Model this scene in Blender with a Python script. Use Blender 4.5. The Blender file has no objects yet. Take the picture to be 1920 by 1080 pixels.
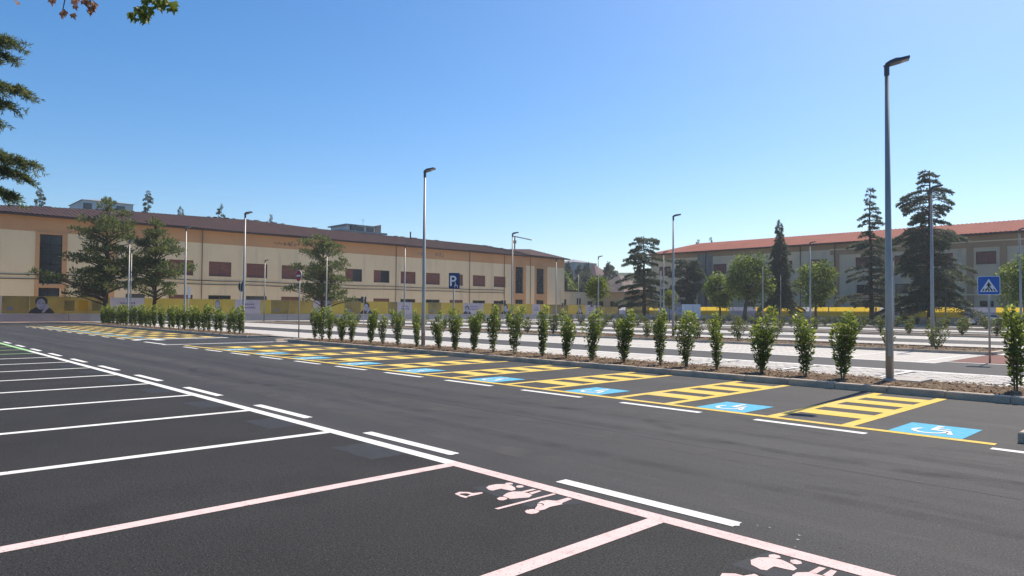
import bpy, math, random
import numpy as np
from mathutils import Vector, Matrix
random.seed(7); rng = np.random.default_rng(7)
S = bpy.context.scene
C = S.collection
R = math.radians

# ------------------------------------------------------------------ camera, light, exposure
F, YAW, PIT, ROL, HC = 1293.56, -0.7589, 0.0319, 0.0072, 1.58
d = Vector((math.cos(YAW)*math.cos(PIT), math.sin(YAW)*math.cos(PIT), math.sin(PIT)))
r0 = Vector((math.sin(YAW), -math.cos(YAW), 0)); u0 = r0.cross(d)
rr = r0*math.cos(ROL) + u0*math.sin(ROL); uu = u0*math.cos(ROL) - r0*math.sin(ROL)
cd = bpy.data.cameras.new('camera'); cam = bpy.data.objects.new('camera', cd); C.objects.link(cam)
m = Matrix((rr, uu, -d)).transposed().to_4x4(); m.translation = (0, 0, HC); cam.matrix_world = m
cd.sensor_width = 36; cd.lens = F/1920*36; cd.clip_start = .05; cd.clip_end = 4000
S.camera = cam
SUN_EL = 50; SUN_AZ = math.atan2(-0.998, 0.07)
W = bpy.data.worlds.new('World'); S.world = W; W.use_nodes = True
nt = W.node_tree; bg = nt.nodes['Background']
sky = nt.nodes.new('ShaderNodeTexSky'); sky.sky_type = 'NISHITA'; sky.sun_disc = False
sky.sun_elevation = R(SUN_EL); sky.sun_rotation = math.pi/2 - SUN_AZ
sky.altitude = 300; sky.air_density = 1.0; sky.dust_density = 1.0; sky.ozone_density = 3.0
hs = nt.nodes.new('ShaderNodeHueSaturation'); hs.inputs['Saturation'].default_value = 1.34
nt.links.new(sky.outputs[0], hs.inputs['Color']); nt.links.new(hs.outputs[0], bg.inputs[0]); bg.inputs[1].default_value = .101
sl = bpy.data.lights.new('sun', 'SUN'); sl.energy = 3.7; sl.angle = R(.53); sl.color = (1, .90, .76)
so = bpy.data.objects.new('sun', sl); C.objects.link(so)
sdir = Vector((math.cos(SUN_AZ)*math.cos(R(SUN_EL)), math.sin(SUN_AZ)*math.cos(R(SUN_EL)), math.sin(R(SUN_EL))))
so.rotation_euler = sdir.to_track_quat('Z', 'Y').to_euler(); so.location = (0, 0, 60)
S.view_settings.view_transform = 'Standard'; S.view_settings.look = 'None'
S.view_settings.exposure = .62; S.view_settings.gamma = 1; S.view_settings.use_curve_mapping = False

# ------------------------------------------------------------------ helpers
ORG = {}
class MB:
    def __init__(s): s.v = []; s.f = []
    def poly(s, pts):
        n = len(s.v); s.v += [tuple(p) for p in pts]; s.f.append(tuple(range(n, n+len(pts))))
    def box(s, a, b, bev=0):
        (x0, y0, z0), (x1, y1, z1) = a, b
        x0, x1 = min(x0, x1), max(x0, x1); y0, y1 = min(y0, y1), max(y0, y1); z0, z1 = min(z0, z1), max(z0, z1)
        n = len(s.v)
        if bev:
            s.v += [(x0, y0, z0), (x1, y0, z0), (x1, y1, z0), (x0, y1, z0), (x0, y0, z1-bev), (x1, y0, z1-bev), (x1, y1, z1-bev), (x0, y1, z1-bev),
                    (x0+bev, y0+bev, z1), (x1-bev, y0+bev, z1), (x1-bev, y1-bev, z1), (x0+bev, y1-bev, z1)]
            f = [(3, 2, 1, 0), (0, 1, 5, 4), (1, 2, 6, 5), (2, 3, 7, 6), (3, 0, 4, 7), (4, 5, 9, 8), (5, 6, 10, 9), (6, 7, 11, 10), (7, 4, 8, 11), (8, 9, 10, 11)]
        else:
            s.v += [(x0, y0, z0), (x1, y0, z0), (x1, y1, z0), (x0, y1, z0), (x0, y0, z1), (x1, y0, z1), (x1, y1, z1), (x0, y1, z1)]
            f = [(3, 2, 1, 0), (4, 5, 6, 7), (0, 1, 5, 4), (1, 2, 6, 5), (2, 3, 7, 6), (3, 0, 4, 7)]
        s.f += [tuple(i+n for i in q) for q in f]; return s
    def tube(s, pts, rad, n=8, cap=True):
        pts = [Vector(p) for p in pts]
        if not hasattr(rad, '__len__'): rad = [rad]*len(pts)
        base = len(s.v)
        for i, p in enumerate(pts):
            t = (pts[min(i+1, len(pts)-1)] - pts[max(i-1, 0)]).normalized()
            a = t.cross(Vector((0, 0, 1)));
            if a.length < .05: a = t.cross(Vector((0, 1, 0)))
            a.normalize(); b = t.cross(a)
            for k in range(n):
                an = 2*math.pi*k/n; s.v.append(tuple(p + (a*math.cos(an) + b*math.sin(an))*rad[i]))
        for i in range(len(pts)-1):
            for k in range(n):
                s.f.append((base+i*n+k, base+i*n+(k+1) % n, base+(i+1)*n+(k+1) % n, base+(i+1)*n+k))
        if cap:
            s.f.append(tuple(base+k for k in range(n))[::-1]); s.f.append(tuple(base+(len(pts)-1)*n+k for k in range(n)))
        return s
    def prism(s, outline, axis, t):   # outline: 3D planar points, extruded by vector t
        n = len(s.v); k = len(outline); t = Vector(axis)*t
        s.v += [tuple(p) for p in outline] + [tuple(Vector(p)+t) for p in outline]
        s.f.append(tuple(range(n, n+k))); s.f.append(tuple(range(n+2*k-1, n+k-1, -1)))
        for i in range(k): s.f.append((n+i, n+(i+1) % k, n+k+(i+1) % k, n+k+i))
        return s

def link(o, parent):
    C.objects.link(o)
    if parent is not None: o.parent = parent; ORG[o.name] = ORG[parent.name]
    else: ORG[o.name] = Vector((0, 0, 0))
    return o
def build(name, mb, mat, parent=None, smooth=False, **tags):
    org = ORG[parent.name] if parent is not None else Vector((0, 0, 0))
    me = bpy.data.meshes.new(name)
    me.from_pydata([(x-org.x, y-org.y, z-org.z) for x, y, z in mb.v], [], mb.f)
    for mt in (mat if isinstance(mat, (list, tuple)) else [mat]): me.materials.append(mt)
    if smooth: me.polygons.foreach_set('use_smooth', [True]*len(me.polygons))
    me.update()
    o = link(bpy.data.objects.new(name, me), parent)
    for k, v in tags.items(): o[k] = v
    return o
def thing(name, loc, label, cat, group=None):
    o = bpy.data.objects.new(name, None); o.empty_display_size = .3; C.objects.link(o)
    o.location = loc; ORG[o.name] = Vector(loc); o['label'] = label; o['category'] = cat
    if group: o['group'] = group
    return o
def structure(name, mb, mat, **k): return build(name, mb, mat, kind='structure', **k)
def inst(src, parent, off=(0, 0, 0), rotz=None):
    o = bpy.data.objects.new(src.name.split('.')[0], src.data); link(o, parent); o.location = off
    for k in ('kind',):
        if k in src: o[k] = src[k]
    return o
def copy_tree(o, parent=None):
    c = o.copy(); C.objects.link(c); c.parent = parent
    for ch in o.children: copy_tree(ch, c)
    return c
def quads(name, V, tint, mat, parent=None, nv=4, **tags):
    """V: (n,nv,3) array of polygons, tint: (n,) values"""
    org = np.array(ORG[parent.name]) if parent is not None else np.zeros(3)
    V = V - org; n = len(V); me = bpy.data.meshes.new(name)
    me.vertices.add(n*nv); me.vertices.foreach_set('co', V.reshape(-1).astype(np.float32))
    me.loops.add(n*nv); me.loops.foreach_set('vertex_index', np.arange(n*nv, dtype=np.int32))
    me.polygons.add(n); me.polygons.foreach_set('loop_start', np.arange(0, n*nv, nv, dtype=np.int32))
    a = me.attributes.new('tint', 'FLOAT', 'FACE'); a.data.foreach_set('value', np.asarray(tint, dtype=np.float32))
    me.materials.append(mat); me.update(calc_edges=True)
    o = link(bpy.data.objects.new(name, me), parent)
    for k, v in tags.items(): o[k] = v
    return o

# ------------------------------------------------------------------ materials
def mat(name, col, rough=.8, var=(), bump=None, spec=.3, metal=0, coord='Object', stain=None, trans=None):
    """col base; var: [(scale(xyz or f), colour2, lo, hi)] noise blends; bump=(scale,strength)"""
    M = bpy.data.materials.new(name); M.use_nodes = True; t = M.node_tree; N = t.nodes; L = t.links
    P = N['Principled BSDF']; P.inputs['Roughness'].default_value = rough; P.inputs['Metallic'].default_value = metal
    P.inputs['Specular IOR Level'].default_value = spec
    tc = N.new('ShaderNodeTexCoord'); vec = tc.outputs['Object']
    if coord == 'World':
        g = N.new('ShaderNodeNewGeometry'); vec = g.outputs['Position']
    cur = None
    def rgb(c):
        q = N.new('ShaderNodeRGB'); q.outputs[0].default_value = (*c, 1); return q.outputs[0]
    cur = rgb(col)
    for sc, c2, lo, hi in var:
        mp = N.new('ShaderNodeMapping'); mp.inputs['Scale'].default_value = sc if hasattr(sc, '__len__') else (sc,)*3
        L.new(vec, mp.inputs[0]); nz = N.new('ShaderNodeTexNoise'); nz.inputs['Scale'].default_value = 1; nz.inputs['Detail'].default_value = 3
        L.new(mp.outputs[0], nz.inputs['Vector'])
        mr = N.new('ShaderNodeMapRange'); mr.inputs[1].default_value = lo; mr.inputs[2].default_value = hi
        L.new(nz.outputs[0], mr.inputs[0]); mx = N.new('ShaderNodeMix'); mx.data_type = 'RGBA'
        L.new(mr.outputs[0], mx.inputs[0]); L.new(cur, mx.inputs[6]); L.new(rgb(c2), mx.inputs[7]); cur = mx.outputs[2]
    L.new(cur, P.inputs['Base Color'])
    if bump:
        nz = N.new('ShaderNodeTexNoise'); nz.inputs['Scale'].default_value = bump[0]; nz.inputs['Detail'].default_value = 4
        L.new(vec, nz.inputs['Vector']); b = N.new('ShaderNodeBump'); b.inputs['Strength'].default_value = bump[1]; b.inputs['Distance'].default_value = bump[2] if len(bump) > 2 else .02
        L.new(nz.outputs[0], b.inputs['Height']); L.new(b.outputs[0], P.inputs['Normal'])
    if trans:
        tr = N.new('ShaderNodeBsdfTranslucent'); mxs = N.new('ShaderNodeMixShader'); mxs.inputs[0].default_value = trans
        L.new(cur, tr.inputs[0]); L.new(P.outputs[0], mxs.inputs[1]); L.new(tr.outputs[0], mxs.inputs[2])
        L.new(mxs.outputs[0], N['Material Output'].inputs[0])
    return M
def leafmat(name, stops, trans=.3, rough=.55):
    M = bpy.data.materials.new(name); M.use_nodes = True; t = M.node_tree; N = t.nodes; L = t.links
    P = N['Principled BSDF']; P.inputs['Roughness'].default_value = rough; P.inputs['Specular IOR Level'].default_value = .35
    a = N.new('ShaderNodeAttribute'); a.attribute_name = 'tint'
    cr = N.new('ShaderNodeValToRGB'); cr.color_ramp.elements[0].color = (*stops[0][1], 1); cr.color_ramp.elements[0].position = stops[0][0]
    cr.color_ramp.elements[1].color = (*stops[-1][1], 1); cr.color_ramp.elements[1].position = stops[-1][0]
    for p, c in stops[1:-1]: e = cr.color_ramp.elements.new(p); e.color = (*c, 1)
    L.new(a.outputs['Fac'], cr.inputs[0]); L.new(cr.outputs[0], P.inputs['Base Color'])
    tr = N.new('ShaderNodeBsdfTranslucent'); mx = N.new('ShaderNodeMixShader'); mx.inputs[0].default_value = trans
    L.new(cr.outputs[0], tr.inputs[0]); L.new(P.outputs[0], mx.inputs[1]); L.new(tr.outputs[0], mx.inputs[2]); L.new(mx.outputs[0], N['Material Output'].inputs[0])
    return M
m_asph = mat('asphalt', (.043, .0405, .0395), .8, [((.07, 1.3, 1), (.070, .066, .064), .47, .66), ((.12, 4.5, 1), (.034, .032, .031), .53, .68), ((.8, .25, 1), (.051, .048, .0465), .52, .7), (.7, (.036, .034, .033), .55, .72), (55, (.024, .0228, .0224), .47, .62), (85, (.12, .117, .114), .56, .69)], (140, .7, .008), spec=.35, coord='World')
m_bay = mat('bay_asphalt', (.0335, .0315, .0295), .85, [((.5, .2, 1), (.041, .0385, .036), .45, .7), (.9, (.024, .0225, .021), .5, .72), (55, (.016, .0152, .0145), .47, .62), (85, (.085, .083, .079), .57, .69)], (140, .7, .008), spec=.25, coord='World')
m_asph2 = mat('lane_asphalt', (.070, .066, .063), .85, [((.2, 1.2, 1), (.086, .08, .077), .4, .7), (30, (.05, .05, .05), .5, .7)], (90, .4, .006), coord='World')
m_patch = mat('tar_patch', (.036, .0385, .044), .8, [(9, (.030, .030, .032), .4, .65), (60, (.035, .036, .04), .5, .7)], (110, .5, .006), coord='World')
m_white = mat('white_paint', (.82, .80, .75), .9, [(1.1, (.50, .46, .36), .58, .9), (4, (.70, .69, .65), .5, .75), (14, (.55, .54, .51), .58, .8), (90, (.25, .245, .235), .62, .74)], (90, .3, .004), spec=.08, coord='World')
m_pink = mat('pink_paint', (.78, .58, .54), .9, [(5, (.71, .52, .485), .45, .7), (11, (.50, .37, .345), .58, .8), (80, (.16, .13, .125), .61, .72)], (90, .35, .004), spec=.08, coord='World')
m_yel = mat('yellow_paint', (.80, .56, .125), .9, [(1.1, (.50, .46, .36), .58, .9), (3, (.77, .57, .19), .42, .7), (9, (.60, .42, .12), .55, .8), (80, (.20, .15, .06), .60, .72)], (90, .3, .004), spec=.08, coord='World')
m_blue = mat('blue_paint', (.13, .44, .61), .9, [(12, (.2, .52, .68), .5, .8)], (90, .3, .004), spec=.08, coord='World')
m_green = mat('green_paint', (.35, .62, .28), .9, [(14, (.5, .66, .42), .45, .8)], None, spec=.08, coord='World')
m_soil = mat('bark_mulch', (.15, .09, .048), .95, [(1.2, (.24, .155, .085), .45, .65), (7, (.25, .17, .10), .45, .65), (20, (.05, .03, .018), .45, .65)], (25, 1, .05), coord='World')
m_chip = leafmat('bark_chip', [(0, (.09, .05, .03)), (.5, (.25, .15, .08)), (1, (.42, .31, .19))], .05, .9)
m_kerb = mat('kerb_concrete', (.54, .43, .32), .85, [(3, (.33, .29, .24), .4, .7), (45, (.26, .23, .2), .55, .75)], (60, .3, .006), coord='World')
m_slab = mat('cover_concrete', (.5, .46, .4), .85, [(5, (.4, .37, .33), .4, .7)], (60, .3, .006), coord='World')
m_pave = mat('paver_concrete', (.58, .54, .48), .88, [(1.5, (.52, .48, .43), .4, .7), (20, (.44, .41, .37), .5, .75)], (70, .3, .005), coord='World')
m_red = mat('red_surface', (.20, .075, .055), .85, [(2, (.16, .065, .05), .4, .7), (40, (.1, .045, .04), .55, .75)], (70, .4, .006), coord='World')
m_terra = mat('tan_pavement', (.50, .33, .22), .9, [(1.2, (.42, .28, .2), .4, .7)], None, coord='World')
m_earth = mat('dry_earth', (.17, .15, .09), .95, [(.08, (.07, .09, .035), .4, .65), (2, (.12, .11, .06), .4, .7)], (3, .6, .1), coord='World')
m_galv = mat('galvanised_steel', (.43, .40, .355), .5, [((3, 3, .8), (.34, .315, .28), .4, .7)], None, spec=.5, metal=.35)
m_dgrey = mat('lamp_grey', (.10, .10, .11), .5, spec=.5, metal=.2)
m_lens = mat('lamp_lens', (.28, .27, .26), .25, spec=.5)
m_cream = mat('cream_plaster', (.82, .64, .40), .9, [((.25, .25, .25), (.76, .59, .37), .4, .7), ((1.0, 1.0, .14), (.66, .53, .36), .52, .74), (9, (.58, .47, .32), .62, .8)], (15, .15, .02), coord='World')
m_band = mat('ochre_plaster', (.62, .33, .155), .9, [((.3, .3, .3), (.54, .29, .145), .4, .7), (5, (.40, .25, .15), .6, .8)], (15, .15, .02), coord='World')
m_roofd = mat('brown_sheet_roof', (.075, .040, .037), .9, [((.6, .6, .6), (.055, .034, .034), .35, .65), ((2.5, 2.5, 2.5), (.105, .052, .044), .52, .75), ((4, 4, 4), (.20, .15, .14), .7, .8)], None, spec=.2, coord='World')
m_roofr = mat('red_tile_roof', (.36, .125, .088), .9, [((.4, .4, .4), (.30, .105, .075), .4, .7), (1.3, (.30, .12, .095), .55, .75), (6, (.40, .16, .12), .5, .75)], None, spec=.1, coord='World')
m_eave = mat('dark_eave', (.055, .045, .045), .7)
m_shut = mat('brown_shutter', (.22, .088, .068), .6, [((1, 1, 14), (.15, .06, .05), .4, .6)], coord='World')
m_frame = mat('dark_frame', (.05, .032, .028), .6)
m_glass = mat('dark_glass', (.022, .028, .035), .12, spec=.7)
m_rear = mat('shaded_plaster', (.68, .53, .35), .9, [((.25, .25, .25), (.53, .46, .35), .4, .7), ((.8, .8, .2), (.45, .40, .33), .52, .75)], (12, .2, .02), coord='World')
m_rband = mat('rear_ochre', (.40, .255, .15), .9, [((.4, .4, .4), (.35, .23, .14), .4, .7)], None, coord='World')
m_stain = mat('stained_concrete', (.20, .185, .165), .95, [((1.5, 1.5, .25), (.30, .275, .24), .4, .65), (4, (.12, .115, .105), .5, .75)], (8, .4, .03), coord='World')
m_wall = mat('grey_low_wall', (.30, .30, .33), .9, [((.6, .6, .6), (.25, .25, .28), .4, .7)], (20, .2, .01), coord='World')
m_ban = mat('yellow_banner', (.80, .58, .06), .7, [((.5, .5, .5), (.74, .52, .06), .4, .7), ((2, 2, 2), (.76, .48, .10), .55, .75)], None, coord='World', trans=.72)
m_ban_o = mat('olive_banner', (.26, .215, .075), .75, [((.5, .5, .5), (.17, .145, .06), .4, .7), ((1.5, 1.5, 3), (.25, .21, .10), .6, .72)], None, coord='World', trans=.3)
m_ban_w = mat('white_banner', (.62, .62, .72), .7, [((.6, .6, .6), (.56, .56, .66), .4, .7)], None, coord='World', trans=.55)
m_ban_wl = mat('shade_white_banner', (.40, .40, .50), .75, [((.6, .6, .6), (.33, .33, .43), .4, .7), ((2, 2, 2), (.44, .43, .48), .5, .7)], None, coord='World', trans=.4)  # dimmer copy of the white banner, left fence's shade put into its colour
m_ink = mat('purple_ink', (.13, .12, .27), .7)
m_hair = mat('print_dark', (.035, .033, .04), .7)
m_face = mat('print_grey', (.33, .34, .42), .7, [((2, 2, 2), (.24, .25, .32), .4, .7)], coord='World')
m_face2 = mat('print_midgrey', (.16, .17, .24), .7)
m_sblue = mat('sign_blue', (.008, .10, .42), .35, spec=.5)
m_pblue = mat('sign_navy', (.012, .04, .15), .4, spec=.5)
m_swhite = mat('sign_white', (.78, .79, .80), .4, spec=.5)
m_sblack = mat('sign_black', (.02, .02, .022), .5)
m_sred = mat('sign_red', (.42, .03, .035), .4)
m_back = mat('backlit_sign_back', (.045, .045, .05), .6)  # near-black colour stands for the backlit shade on the plates
m_board = mat('pale_board', (.62, .68, .74), .5, [(1.5, (.55, .61, .68), .4, .7)])  # white board, bluish cast of its shade put into the colour
m_bark = mat('brown_bark', (.12, .075, .05), .95, [((6, 6, 1.5), (.06, .04, .03), .4, .65)], (12, .8, .05))
m_barkg = mat('grey_bark', (.15, .12, .09), .95, [((6, 6, 1.5), (.08, .065, .05), .4, .65)], (12, .8, .05))
m_stem = mat('shrub_stem', (.20, .15, .09), .9)
m_carw = mat('white_car_paint', (.72, .74, .75), .25, spec=.5)
m_card = mat('dark_car_paint', (.02, .025, .03), .25, spec=.5)
m_tyre = mat('tyre', (.02, .02, .02), .8)
m_pine = leafmat('pine_needles', [(0, (.05, .070, .024)), (.5, (.135, .165, .050)), (1, (.27, .28, .085))], .48)
m_cedar = leafmat('cedar_needles', [(0, (.065, .085, .058)), (.6, (.125, .155, .098)), (1, (.23, .25, .14))], .5)
m_cednear = leafmat('cedar_spray', [(0, (.055, .080, .032)), (.5, (.15, .185, .065)), (1, (.29, .29, .105))], .5)
m_decid = leafmat('broad_leaf', [(0, (.055, .090, .020)), (.45, (.15, .21, .04)), (1, (.42, .47, .08))], .6)
m_lime = leafmat('lime_leaf', [(0, (.07, .10, .018)), (.5, (.18, .22, .03)), (1, (.34, .36, .06))], .45)
m_laurel = leafmat('laurel_leaf', [(0, (.042, .068, .018)), (.42, (.105, .155, .036)), (.7, (.25, .31, .06)), (1, (.48, .51, .10))], .52, .4)
m_shrub = leafmat('shrub_leaf', [(0, (.05, .075, .02)), (.5, (.13, .17, .04)), (.85, (.27, .29, .06)), (1, (.42, .30, .10))], .4, .45)
m_far = leafmat('far_foliage', [(0, (.055, .075, .052)), (.6, (.10, .125, .075)), (1, (.18, .20, .10))], .42)
m_pleaf = mat('plane_leaf', (.13, .17, .03), .5, [(3, (.30, .30, .04), .5, .7)], None, trans=.45)
m_pdry = mat('dry_plane_leaf', (.30, .15, .08), .7, [(8, (.20, .10, .06), .4, .7)], None, trans=.35)
m_bounce = mat('bounce_gravel', (.62, .53, .40), .95, [(2, (.55, .47, .36), .4, .7)], None, coord='World')  # bright ground colour for throwing sunlight up at the facades
m_hill = mat('hill_scrub', (.05, .065, .035), .95, [(.05, (.09, .10, .06), .4, .65), (.6, (.035, .05, .03), .4, .7)], None, coord='World')

# ------------------------------------------------------------------ ground, road, markings
def sheet(x0, x1, y0, y1, z): b = MB(); b.poly([(x0, y0, z), (x1, y0, z), (x1, y1, z), (x0, y1, z)]); return b
g = MB(); n = 40
for i in range(n):
    for j in range(n):
        pass
g.poly([(-1500, -1500, -.06), (1500, -1500, -.06), (1500, 1500, -.06), (-1500, 1500, -.06)])
structure('ground', g, m_earth)
road = structure('road', sheet(-45, 76, -17.6, 45, 0), m_asph)
structure('bay_surface', sheet(-45, 76, -4.419, 45, .0012), m_bay)
lot = structure('parking_lot', sheet(-45, 84, -109, -17.6, 0), m_asph2)
structure('pavement', sheet(76, 84, -17.6, 45, .05).box((75.85, -17.6, -.02), (76, 45, .056)), m_terra)

structure('bounce_yard', sheet(84.12, 111, -104, 40, .004), m_bounce)  # pale ground added unseen behind the fence to bounce sun onto the facade
structure('bounce_yard', sheet(0, 84, -140, -107.7, .004), m_bounce)  # same added bounce ground, out of view by the right building
def line(name, mt, x0, x1, y0, y1, z=.004, parent=road, rag=0):
    b = MB()
    if rag:
        top = []; k = max(2, int(abs(x1-x0)/.04))
        b.poly([(x0, y0, z)] + [(x1, y0, z)] + [(x1 + random.uniform(-rag, rag)*.3, y0+(y1-y0)*t, z) for t in (.2, .4, .6, .8)] + [(x1, y1, z), (x0, y1, z)])
    else: b.poly([(x0, y0, z), (x1, y0, z), (x1, y1, z), (x0, y1, z)])
    return build(name, b, mt, parent)
L0, L1 = -4.56, -4.41
UJ = 3.056
line('edge_line', m_pink, -8, UJ+2.5+.06, L0, L1)
line('edge_line', m_white, UJ+2.5+.063, 29.5, L0, L1)
line('edge_line', m_green, 29.503, 46, L0, L1)
for i in range(-3, 16):
    u = UJ + 2.5*i
    mt = m_pink if i < 2 else (m_white if i < 10 else m_green)
    line('bay_line', mt, u-.07, u+.07, L1+.002, 1.6, .0042)
for k in range(-1, 13):     # broken give-way dashes on the carriageway side
    a = 4.36 + 3.35*k
    line('edge_dash', m_white, a, a-1.77, -4.845, -4.705, rag=.1)
# squares of painted-over tarmac in the bays
for i in range(0, 8):
    u = UJ + 2.5*i + 1.15
    b = MB(); pts = []
    for k in range(24):
        a = k/24*2*math.pi; q = max(abs(math.cos(a)), abs(math.sin(a)))
        pts.append((u+.43*math.cos(a)/q*random.uniform(.93, 1.03), -4.2+.24*math.sin(a)/q*random.uniform(.9, 1.05), .002))
    if i > 0: b.poly(pts); build('painted_over_patch', b, m_patch, road)
PX = dict(
 pram_side=[(4.652,-3.753),(4.675,-3.825),(4.617,-3.879),(4.567,-3.883),(4.538,-3.96),(4.507,-3.95),(4.5,-3.901),(4.505,-3.789),(4.528,-3.791),(4.549,-3.846),(4.596,-3.84),(4.627,-3.795),(4.605,-3.769),(4.541,-3.777),(4.507,-3.786),(4.486,-3.74),(4.548,-3.734)],
 pram_hood=[(4.625,-4.088),(4.666,-4.16),(4.654,-4.24),(4.605,-4.296),(4.531,-4.31),(4.453,-4.28),(4.4,-4.232),(4.4,-4.187),(4.445,-4.175),(4.514,-4.166),(4.516,-4.115),(4.513,-4.068),(4.546,-4.054)],
 wheel_dot=[(4.617,-4.303),(4.631,-4.339),(4.614,-4.371),(4.576,-4.372),(4.555,-4.343),(4.568,-4.309),(4.59,-4.292)],
 wheel_dot2=[(4.481,-4.314),(4.495,-4.351),(4.476,-4.379),(4.438,-4.375),(4.417,-4.34),(4.43,-4.306),(4.454,-4.298)],
 mother_body=[(4.328,-4.013),(4.373,-4.107),(4.374,-4.171),(4.33,-4.228),(4.239,-4.238),(4.177,-4.217),(4.146,-4.146),(4.189,-4.064),(4.218,-3.997),(4.281,-4.013)],
 mother_head=[(4.302,-3.921),(4.319,-3.971),(4.297,-4.002),(4.253,-3.999),(4.226,-3.961),(4.227,-3.92),(4.254,-3.903)],
 mother_leg=[(4.327,-4.228),(4.322,-4.368),(4.282,-4.375),(4.286,-4.24)],
 mother_leg2=[(4.252,-4.25),(4.252,-4.371),(4.217,-4.373),(4.199,-4.235)],
 divider_bar=[(4.1,-3.713),(4.096,-4.397),(4.062,-4.388),(4.062,-3.719)],
 expectant_head=[(3.885,-3.839),(3.904,-3.888),(3.886,-3.929),(3.848,-3.941),(3.801,-3.918),(3.786,-3.869),(3.799,-3.825),(3.839,-3.815)],
 expectant_body=[(3.882,-3.949),(3.928,-4.023),(3.972,-4.071),(3.999,-4.139),(3.985,-4.205),(3.92,-4.244),(3.923,-4.387),(3.871,-4.383),(3.846,-4.227),(3.819,-4.208),(3.837,-4.076),(3.815,-3.992),(3.822,-3.939),(3.856,-3.932)])
for du in (0, -2.5):
    b = MB(); b.poly([(3.95+du, -3.95, .002), (4.72+du, -4.0, .002), (4.66+du, -4.4, .002), (3.7+du, -4.4, .002)]); build('painted_over_patch', b, m_patch, road)
    for k, pl in PX.items():
        b = MB(); b.poly([(x+du, y, .0045) for x, y in pl]); build(k.rstrip('2'), b, m_pink, road)
    b = MB()    # curved line of the folded arms on the expectant figure
    arc = [(3.975+du, -4.06), (3.945+du, -4.09), (3.915+du, -4.085), (3.895+du, -4.055), (3.9+du, -4.02)]
    for (xa, ya), (xb, yb) in zip(arc, arc[1:]): b.poly([(xa, ya-.006, .007), (xb, yb-.006, .007), (xb, yb+.006, .007), (xa, ya+.006, .007)])
    build('arm_line', b, m_asph, road)
# small paint drips beyond the nearest dash
b = MB()
for i in range(6):
    x = 2.55-abs(random.gauss(0, .35)); y = -4.77+random.gauss(0, .06); s = random.uniform(.002, .007)
    b.poly([(x-s*2, y-s, .003), (x+s*2, y-s*.6, .003), (x+s, y+s, .003), (x-s, y+s*.7, .003)])
build('paint_splash', b, m_white, road, kind='stuff')

b = MB()
for i in range(420):
    x = random.uniform(1.5, 14); y = random.uniform(-14, -.5); s_ = random.uniform(.003, .011); a = random.uniform(0, 6.28)
    b.poly([(x+s_*math.cos(a+q)*random.uniform(.6, 1.3), y+s_*math.sin(a+q)*random.uniform(.6, 1.3), .005) for q in (0, 1.4, 2.9, 4.4)])
build('road_grit', b, m_chip, road, kind='stuff')
def decal_mat(name, col, a0):
    M = mat(name, col, .85, coord='World', spec=.2); t = M.node_tree; N = t.nodes; L = t.links
    g = N.new('ShaderNodeNewGeometry'); nz = N.new('ShaderNodeTexNoise'); nz.inputs['Scale'].default_value = 2.2; nz.inputs['Detail'].default_value = 5; L.new(g.outputs['Position'], nz.inputs['Vector'])
    mr = N.new('ShaderNodeMapRange'); mr.inputs[1].default_value = .35; mr.inputs[2].default_value = .7; mr.inputs[4].default_value = a0; L.new(nz.outputs[0], mr.inputs[0])
    tb = N.new('ShaderNodeBsdfTransparent'); mx = N.new('ShaderNodeMixShader'); L.new(mr.outputs[0], mx.inputs[0]); L.new(tb.outputs[0], mx.inputs[1]); L.new(N['Principled BSDF'].outputs[0], mx.inputs[2]); L.new(mx.outputs[0], N['Material Output'].inputs[0])
    return M
m_tyre_mark = decal_mat('tyre_rubber', (.018, .0175, .017), .15); m_pale = decal_mat('pale_road_tint', (.16, .15, .14), .40)  # second one is a paler see-through film, patchy by noise
def strip(name, pts, w, mt, z):
    b = MB(); L_ = []
    for i, p in enumerate(pts):
        a = Vector(pts[max(i-1, 0)]); c = Vector(pts[min(i+1, len(pts)-1)]); n = (c-a).normalized(); n = Vector((-n.y, n.x))
        L_.append((p[0]-n.x*w/2, p[1]-n.y*w/2, z)); L_.append((p[0]+n.x*w/2, p[1]+n.y*w/2, z))
    b.v = L_; b.f = [(2*i, 2*i+2, 2*i+3, 2*i+1) for i in range(len(pts)-1)]; return build(name, b, mt, road)
def arc(cx, cy, r, a0, a1, n=20): return [(cx+r*math.cos(R(a0+(a1-a0)*k/n)), cy+r*math.sin(R(a0+(a1-a0)*k/n))) for k in range(n+1)]
zz = .0016
for cx, cy, r, a0, a1, off in ((3.2, -13.2, 5.6, 60, 115, 1.5), (9.5, -12.6, 6.2, 70, 120, 1.5), (16, -12.2, 6.4, 62, 118, 1.5), (2.0, -3.5, 4.4, 215, 285, 1.5)):
    for q in (0, off): zz += .00008; strip('tyre_mark', arc(cx, cy, r-q, a0, a1), .19, m_tyre_mark, zz)
for y0 in (-6.1, -7.55, -8.3): zz += .00008; strip('tyre_mark', [(x, y0+.12*math.sin(x*.21+y0)) for x in np.linspace(-2, 45, 40)], .24, m_tyre_mark, zz)
for y0, w in ((-5.45, .35), (-6.9, .5), (-9.0, .4)): zz += .00008; strip('pale_streak', [(x, y0+.18*math.sin(x*.16+y0*2)) for x in np.linspace(-2, 50, 40)], w, m_pale, zz)  # long paler streaks running along the road
strip('paving_seam', [(x, -7.22+.006*math.sin(x*3)) for x in np.linspace(-4, 60, 120)], .014, m_eave, .0031)
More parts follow.
